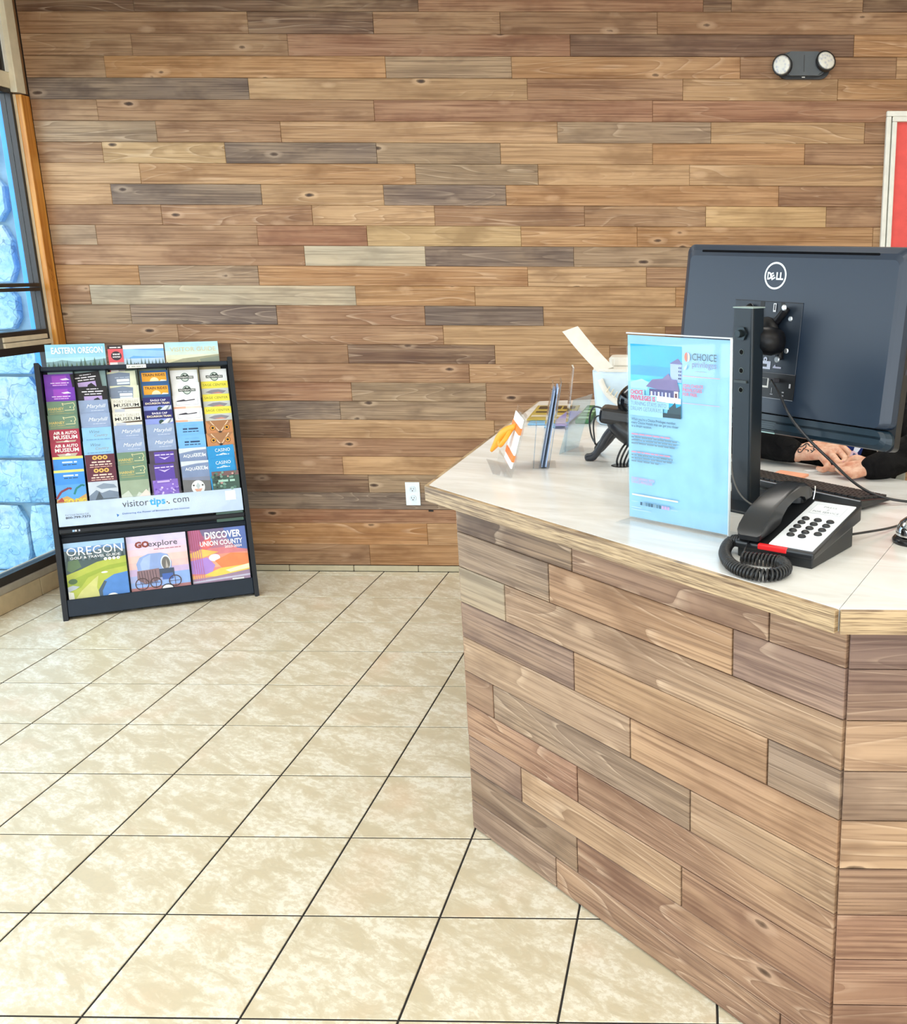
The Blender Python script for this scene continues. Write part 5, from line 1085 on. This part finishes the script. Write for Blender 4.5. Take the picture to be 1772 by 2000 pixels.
RE, LE, RS, LS = (2.318, 1.195, 1.030), (2.905, .960, 1.040), (2.500, 1.480, 1.105), (2.925, 1.385, 1.110)
HEADC = Vector((2.700, 1.466, 1.312))
bm = bmesh.new()
chain(bm, [RS, ((RS[0]+RE[0])/2-.01, (RS[1]+RE[1])/2, 1.07), RE], [.052, .047, .040]); chain(bm, [RE, (2.43, 1.10, 1.02), RWr], [.042, .038, .025])
chain(bm, [LS, (2.94, 1.18, 1.075), LE], [.052, .047, .040]); chain(bm, [LE, (2.81, .895, 1.018), LWr], [.042, .038, .025])
# palms: flattened webs from wrist to each knuckle
for wr, F, T_, rr in ((RWr, R_F, R_T, .0170), (LWr, L_F, L_T, .0145)):
    for fi, f in enumerate(F):
        m0 = Vector(wr).lerp(Vector(f[0]), .5); chain(bm, [wr, m0, f[0]], [.021, rr, .0102], 4)
        chain(bm, f, [.0104, .0094, .0084, .0066], 4, 12); ball(bm, f[1], .0106)
    chain(bm, [wr, Vector(wr).lerp(Vector(T_[0]), .6), T_[0]], [.021, .018, .014], 4); chain(bm, T_, [.0140, .0118, .0105, .0080], 4, 12)
# trunk, neck, head
ball(bm, (2.715, 1.455, .95), 1, (.155, .10, .22)); ball(bm, (2.72, 1.46, .66), 1, (.150, .11, .16)); chain(bm, [RS, (2.71, 1.46, 1.10), LS], [.055, .075, .055], 4)
chain(bm, [(2.712, 1.468, 1.08), (2.705, 1.466, 1.18), (2.70, 1.468, 1.26)], [.062, .052, .052], 4)
ball(bm, HEADC+Vector((0, .008, .025)), 1, (.074, .090, .092)); ball(bm, HEADC+Vector((-.001, -.018, -.038)), 1, (.058, .066, .068)); ball(bm, HEADC+Vector((-.002, -.062, -.085)), 1, (.028, .022, .020))
chain(bm, [HEADC+Vector((-.001, -.078, .015)), HEADC+Vector((-.001, -.092, -.010)), HEADC+Vector((-.002, -.100, -.026))], [.008, .011, .014], 3); ball(bm, HEADC+Vector((.0, -.080, -.052)), 1, (.024, .010, .007)); ball(bm, HEADC+Vector((.0, -.079, -.064)), 1, (.021, .010, .007))
for s in (-1, 1): ball(bm, HEADC+Vector((.076*s, .006, -.012)), 1, (.010, .020, .032)); ball(bm, HEADC+Vector((.030*s, -.076, .022)), 1, (.022, .010, .008))
body = tag(fuse('person', bm, .0030, SKIN, smooth=3), 'seated person in dark hoodie writing behind the monitor, tattooed wrist', 'person')
def bvh(o): return BVHTree.FromPolygons([v.co for v in o.data.vertices], [tuple(p.vertices) for p in o.data.polygons])
# eyes and brows
for s in (-1, 1):
    bm = bmesh.new(); ball(bm, HEADC+Vector((.030*s, -.079, .010)), .011); from_bm('eye', bm, plain('eye_white', '#EDEAE4', rough=.2), body, smooth=True)
    bm = bmesh.new(); ball(bm, HEADC+Vector((.030*s, -.0875, .009)), .0045); from_bm('iris', bm, plain('iris_brown', '#3A2418', rough=.15), body, smooth=True)
# hair
bm = bmesh.new(); ball(bm, HEADC+Vector((0, .020, .040)), 1, (.083, .096, .092)); ball(bm, HEADC+Vector((0, .060, -.01)), 1, (.074, .058, .085)); ball(bm, HEADC+Vector((0, -.03, .085)), 1, (.062, .055, .035))
fuse('hair', bm, .006, plain('dark_hair', (.02, .013, .009), rough=.5), body, 3)
# hoodie: torso, hood and sleeves, ending in cuffs at the wrists
def cloth_mat():
    t = NT('black_knit'); tc = t.n('ShaderNodeTexCoord').outputs['Object']; a = t.noise(tc, 20.0, 3.0, .5, 1.5); b = t.noise(tc, 420.0, 2.0)
    t.setc(t.mix(t.ramp(a, [(.35, 0.0), (.7, 1.0)]), (.004, .004, .0045), (.013, .012, .012))); t.b.inputs['Roughness'].default_value = .95; t.b.inputs['Specular IOR Level'].default_value = .12
    t.bump(t.math('ADD', a, t.math('MULTIPLY', b, .12)), .8, .012); return t.m
KNIT = cloth_mat()
bm = bmesh.new()
chain(bm, [RS, ((RS[0]+RE[0])/2-.01, (RS[1]+RE[1])/2, 1.08), RE], [.078, .066, .056]); chain(bm, [RE, (2.43, 1.10, 1.025), (2.500, 1.047, 1.014), (2.528, 1.026, 1.009)], [.056, .050, .040, .034])
chain(bm, [LS, (2.935, 1.18, 1.085), LE], [.088, .088, .066]); chain(bm, [LE, (2.83, .905, 1.028), (2.760, .860, 1.006), (2.722, .843, .999)], [.058, .048, .040, .034])
for cpt, dr in (((2.43, 1.10, 1.025), .047), ((2.46, 1.077, 1.02), .044), ((2.49, 1.055, 1.016), .043), ((2.80, .888, 1.02), .042), ((2.775, .868, 1.008), .040)): ball(bm, cpt, dr)
ball(bm, (2.730, 1.465, .96), 1, (.215, .125, .235)); ball(bm, (2.72, 1.47, .68), 1, (.185, .14, .17)); chain(bm, [RS, (2.71, 1.475, 1.105), LS], [.075, .092, .075], 4)
ball(bm, (2.705, 1.545, 1.13), 1, (.10, .06, .06))
hood = fuse('hoodie', bm, .006, KNIT, body, 5)
bm = bmesh.new(); ball(bm, (2.745, 1.372, .985), 1, (.055, .036, .11)); fuse('shirt', bm, .006, plain('blue_shirt', '#1B3FA0', rough=.8), body, 3)
bm = bmesh.new(); tube(bm, spline([(2.765, 1.345, 1.06), (2.785, 1.22, 1.0), (2.79, 1.10, .985), (2.788, .99, .978)], 6), .0018, 6); from_bm('drawstring', bm, plain('drawstring_beige', '#B8AC98', rough=.7), body)
bm = bmesh.new()
for s in (-1, 1):
    chain(bm, [(2.72+.08*s, 1.48, .60), (2.72+.10*s, 1.36, .58), (2.72+.11*s, 1.34, .40) if False else (2.72+.10*s, 1.36, .56)], [.09, .085, .075], 4); chain(bm, [(2.72+.10*s, 1.36, .56), (2.72+.11*s, 1.40, .30), (2.72+.11*s, 1.42, .09)], [.075, .058, .045], 4)
ball(bm, (2.72, 1.50, .60), 1, (.165, .12, .11)); fuse('trousers', bm, .009, plain('dark_denim', '#1E2A44', rough=.9), body, 4)
for s in (-1, 1):
    bm = bmesh.new(); ball(bm, (2.72+.11*s, 1.37, .045), 1, (.045, .125, .045)); box(bm, 2.72+.11*s-.045, 2.72+.11*s+.045, 1.25, 1.49, .002, .02); fuse('shoe', bm, .006, plain('black_shoe', (.012, .012, .012), rough=.5), body, 3)
# finger nails and tattoo lie on the skin
tree = bvh(body)
EYE = Vector((2.265279, -1.691291, 1.512257))
def skinhit(p, up=Vector((-.12, -.85, .52))):
    o = Vector(p)+up.normalized()*.12; h = tree.ray_cast(o, -up.normalized(), .3)
    return (h[0], h[1]) if h[0] is not None else None
cR_, cU_ = Vector(cR), Vector(cU)
def on_hand(u, v):                                             # u to the right, v up, in millimetres from the middle of the wrist
    c = Vector((2.5530, 1.0100, 1.010)); return skinhit(c+cR_*u*.001+cU_*v*.001)
TAT = plain('tattoo_ink', (.020, .018, .022), rough=.5)
def tattoo(pts, w=.0016):
    P = [on_hand(q.x, q.y) for q in spline([(a*1.15, b*1.2, 0) for a, b in pts], 5)]; P = [q for q in P if q]
    if len(P) < 3: return None
    bm = bmesh.new(); tube(bm, [q[0]+q[1]*.00015 for q in P], [w*(.5+.5*math.sin(math.pi*(i+.5)/len(P))) for i in range(len(P))], 6); return from_bm('tattoo', bm, TAT, body)
tattoo([(-2, -2), (-8, 1), (-9, -6), (-3, -9), (2, -5), (4, 3)]); tattoo([(0, 14), (-6, 16), (-5, 9), (1, 9), (10, 17), (16, 14), (20, 6), (30, 2)], .0020); tattoo([(10, 15), (9, 4), (3, -3), (-1, -8)], .0018)
tattoo([(30, 2), (36, 5), (34, 9)]); tattoo([(34, 4), (28, -5), (33, -10)]); tattoo([(8, -4), (16, -9), (14, -13)]); tattoo([(20, -7), (26, -14), (22, -17)]); tattoo([(30, -8), (27, -14)])
for f in (R_F[0], R_F[1], L_F[0], L_T, R_T):
    h = skinhit(f[3])
    if h:
        bm = bmesh.new(); nrm = h[1]; ax = (Vector(f[3])-Vector(f[2])).normalized(); sd_ = nrm.cross(ax).normalized()
        ball(bm, h[0], 1, (.0052, .0036, .0010), Matrix((ax, sd_, nrm)).transposed(), 12); from_bm('nail', bm, plain('nail_pink', '#E8A8A0', rough=.25), body, smooth=True)

# ---- what the hands hold
bm = bmesh.new(); tube(bm, [(2.664, .9005, .9905), (2.676, .8952, .9962), (2.7235, .872, 1.0225)], [.0016, .0040, .0044], 12)
tag(from_bm('pen', bm, plain('light_blue_pen', '#5C9BE8', rough=.3)), 'light blue pen held between the two hands', 'pen')
clip = thing('badge_clip', 'translucent plastic badge clip pinched in the fingers', 'clip', (0, 0, 0))
a, b = Vector((2.664, .886, .993)), Vector((2.6975, .932, 1.042)); ax = (b-a).normalized(); sd_ = ax.cross(Vector((0, -1, .3))).normalized(); nn_ = sd_.cross(ax)
CM = frame(a, sd_, ax, nn_); CLP = plain('milky_plastic', '#D8DCEC', rough=.25)
L_ = (b-a).length
bm = bmesh.new(); prism(bm, [(-.006, 0), (.006, 0), (.0045, L_*.55), (.009, L_), (-.009, L_), (-.0045, L_*.55)], -.0012, .0012); o = from_bm('strap', bm, CLP, clip); o.matrix_basis = CM
bm = bmesh.new(); prism(bm, rrect(-.009, .009, L_*.42, L_*.68, .003, 2), -.003, .003); o = from_bm('snap', bm, plain('pinkish_plastic', '#D9B8C8', rough=.3), clip); o.matrix_basis = CM
bm = bmesh.new(); prism(bm, rrect(-.0035, .0035, L_*.50, L_*.60, .001, 1), .003, .0042); o = from_bm('stud', bm, plain('stud_dark', '#3A4A78', rough=.3), clip); o.matrix_basis = CM
bm = bmesh.new(); box(bm, -.022, .022, -.012, .012, 0, .0012); tag(from_bm('paper_slip', bm, PAPER, None, loc=(2.578, .938, ZT+.0005), rotz=.35), 'small white paper slip under the tattooed hand', 'paper')

# ---- office chair behind the person
oc = thing('office_chair', 'grey-backed office chair behind the seated person', 'chair', (2.76, 1.62, 0), .15)
GRF = plain('grey_mesh_fabric', '#9AA09A', rough=.9); BKP = BLACKP
bm = bmesh.new(); box(bm, -.24, .24, -.28, .20, .42, .485); bev(bm, .028, 3); from_bm('seat', bm, plain('dark_seat', (.03, .03, .033), rough=.9), oc)
bm = bmesh.new(); box(bm, -.23, .31, .20, .25, .62, 1.16); bev(bm, .024, 3); from_bm('backrest', bm, GRF, oc)
bm = bmesh.new(); tube(bm, [(0, .10, .40), (0, .28, .46), (0, .28, .66)], .02, 8); from_bm('back_bar', bm, BKP, oc)
bm = bmesh.new(); tube(bm, [(0, -.04, .08), (0, -.04, .42)], .028, 12); from_bm('gas_post', bm, BKP, oc)
for k in range(5):
    a = 2*math.pi*k/5+.3; e = (.28*math.cos(a), -.04+.28*math.sin(a))
    bm = bmesh.new(); tube(bm, [(0, -.04, .10), (e[0], e[1], .065)], [.024, .016], 8); from_bm('leg', bm, BKP, oc)
    bm = bmesh.new(); lathe(bm, [(0, -.012), (.024, -.012), (.026, 0), (.024, .012), (0, .012)], 16, Matrix.Translation((e[0], e[1], .0265)) @ Matrix.Rotation(math.pi/2, 4, 'X')); from_bm('castor', bm, BKP, oc)

# ================================================================== ON THE WOODEN WALL
em = thing('emergency_light', 'grey twin-head emergency light high on the plank wall', 'emergency light', (2.7185, YW-.0005, 2.386))
EMG = plain('emergency_grey', '#474D52', rough=.45); EMB = plain('emergency_dark', (.010, .010, .012), rough=.4)
def yprism(bm, pts, y0, y1):
    a = [bm.verts.new((x, y0, z)) for x, z in pts]; b = [bm.verts.new((x, y1, z)) for x, z in pts]; n = len(pts); bm.faces.new(a); bm.faces.new(b[::-1])
    for i in range(n): bm.faces.new((a[i], b[i], b[(i+1) % n], a[(i+1) % n]))
bm = bmesh.new(); yprism(bm, rrect(-.118, .118, -.055, .054, .045, 6), -.018, 0); from_bm('back_box', bm, EMB, em)
bm = bmesh.new(); yprism(bm, rrect(-.098, .098, -.044, .055, .036, 6), -.046, -.018); bmesh.ops.bevel(bm, geom=[e for e in bm.edges if all(v.co.y < -.045 for v in e.verts)], offset=.008, segments=3, affect='EDGES'); from_bm('cover', bm, EMG, em)
box_obj('ridge', (-.0015, .0015, -.0475, -.044, -.03, .04), EMB, em)
box_obj('indicator', (-.008, .006, -.040, -.034, -.052, -.048), ink('#C8C8C4'), em)
def lens_mat():
    t = NT('lamp_lens'); v = t.n('ShaderNodeTexVoronoi', i_Vector=t.n('ShaderNodeTexCoord').outputs['Object'], i_Scale=75.0).outputs[0]
    t.setc(t.mix(t.ramp(v, [(.1, 0.0), (.6, 1.0)]), lin((186, 188, 198)), lin((226, 224, 214)))); t.b.inputs['Roughness'].default_value = .25; return t.m
LENS = lens_mat()
for sx_, yaw, pit, dz in ((-1, -.42, .05, -.002), (1, .30, -.28, .006)):
    m = Matrix.Translation((.087*sx_, -.030, dz)) @ Matrix.Rotation(yaw, 4, 'Z') @ Matrix.Rotation(math.pi/2+pit, 4, 'X')
    bm = bmesh.new(); lathe(bm, [(0, -.015), (.026, -.015), (.042, .010), (.0455, .030), (.0445, .034), (.040, .034)], 32, m); hd = from_bm('lamp_head', bm, EMB, em, smooth=True)
    bm = bmesh.new(); lathe(bm, [(0, .0405), (.02, .0400), (.034, .0375), (.040, .034)], 32, m); from_bm('lens', bm, LENS, hd, smooth=True)
ol = thing('wall_outlet', 'white double power outlet low on the plank wall', 'outlet', (.832, YW-.0005, .407))
bm = bmesh.new(); box(bm, -.036, .036, -.006, 0, -.059, .059); bev(bm, .002, 2); from_bm('cover_plate', bm, plain('outlet_white', '#E4EEF4', rough=.35), ol)
for z in (.024, -.022):
    bm = bmesh.new(); yprism(bm, rrect(-.0165, .0165, z-.0145, z+.0145, .012, 4), -.0085, -.006); sk = from_bm('socket', bm, plain('socket_white', '#D6E2EA', rough=.35), ol)
    for (x, w, zz, hh) in ((-.0065, .0022, z+.003, .009), (.0065, .0022, z+.003, .007)): box_obj('slot', (x-w/2, x+w/2, -.0090, -.0084, zz-hh/2, zz+hh/2), ink('#3A4048'), sk)
    bm = bmesh.new(); yprism(bm, [(.0028*math.cos(2*math.pi*k/10), z-.0075+.0028*math.sin(2*math.pi*k/10)) for k in range(10)], -.0090, -.0084); from_bm('slot', bm, ink('#3A4048'), sk)
tag(box_obj('wall_tag', (.905, .929, YW-.004, YW-.0008, .3155, .3235), ink('#15110E')), 'tiny black bracket low on the wall beside the counter', 'bracket')
rb = thing('red_board', 'red wall board in a worn white frame behind the monitor', 'board', (3.1, YW-.0005, 1.09))
WF = plain('chipped_white_paint', '#E2E0D6', rough=.6)
box_obj('panel', (.045, 1.20, -.012, 0, .03, 1.085), plain('red_panel', '#E2504A', rough=.55), rb)
for nm, dm in (('outer_stile', (0, .022, -.030, 0, .0305, 1.0845)), ('inner_stile', (.026, .047, -.038, 0, .0305, 1.0615)), ('outer_rail', (0, 1.22, -.030, 0, 1.085, 1.108)), ('inner_rail', (.026, 1.2, -.038, 0, 1.062, 1.084)), ('bottom_rail', (0, 1.22, -.034, 0, -.01, .03))):
    box_obj(nm, dm, WF, rb, bevel=.004)
box_obj('gap', (.0215, .0265, -.020, 0, .031, 1.061), plain('grey_gap', '#8C8878', rough=.8), rb)
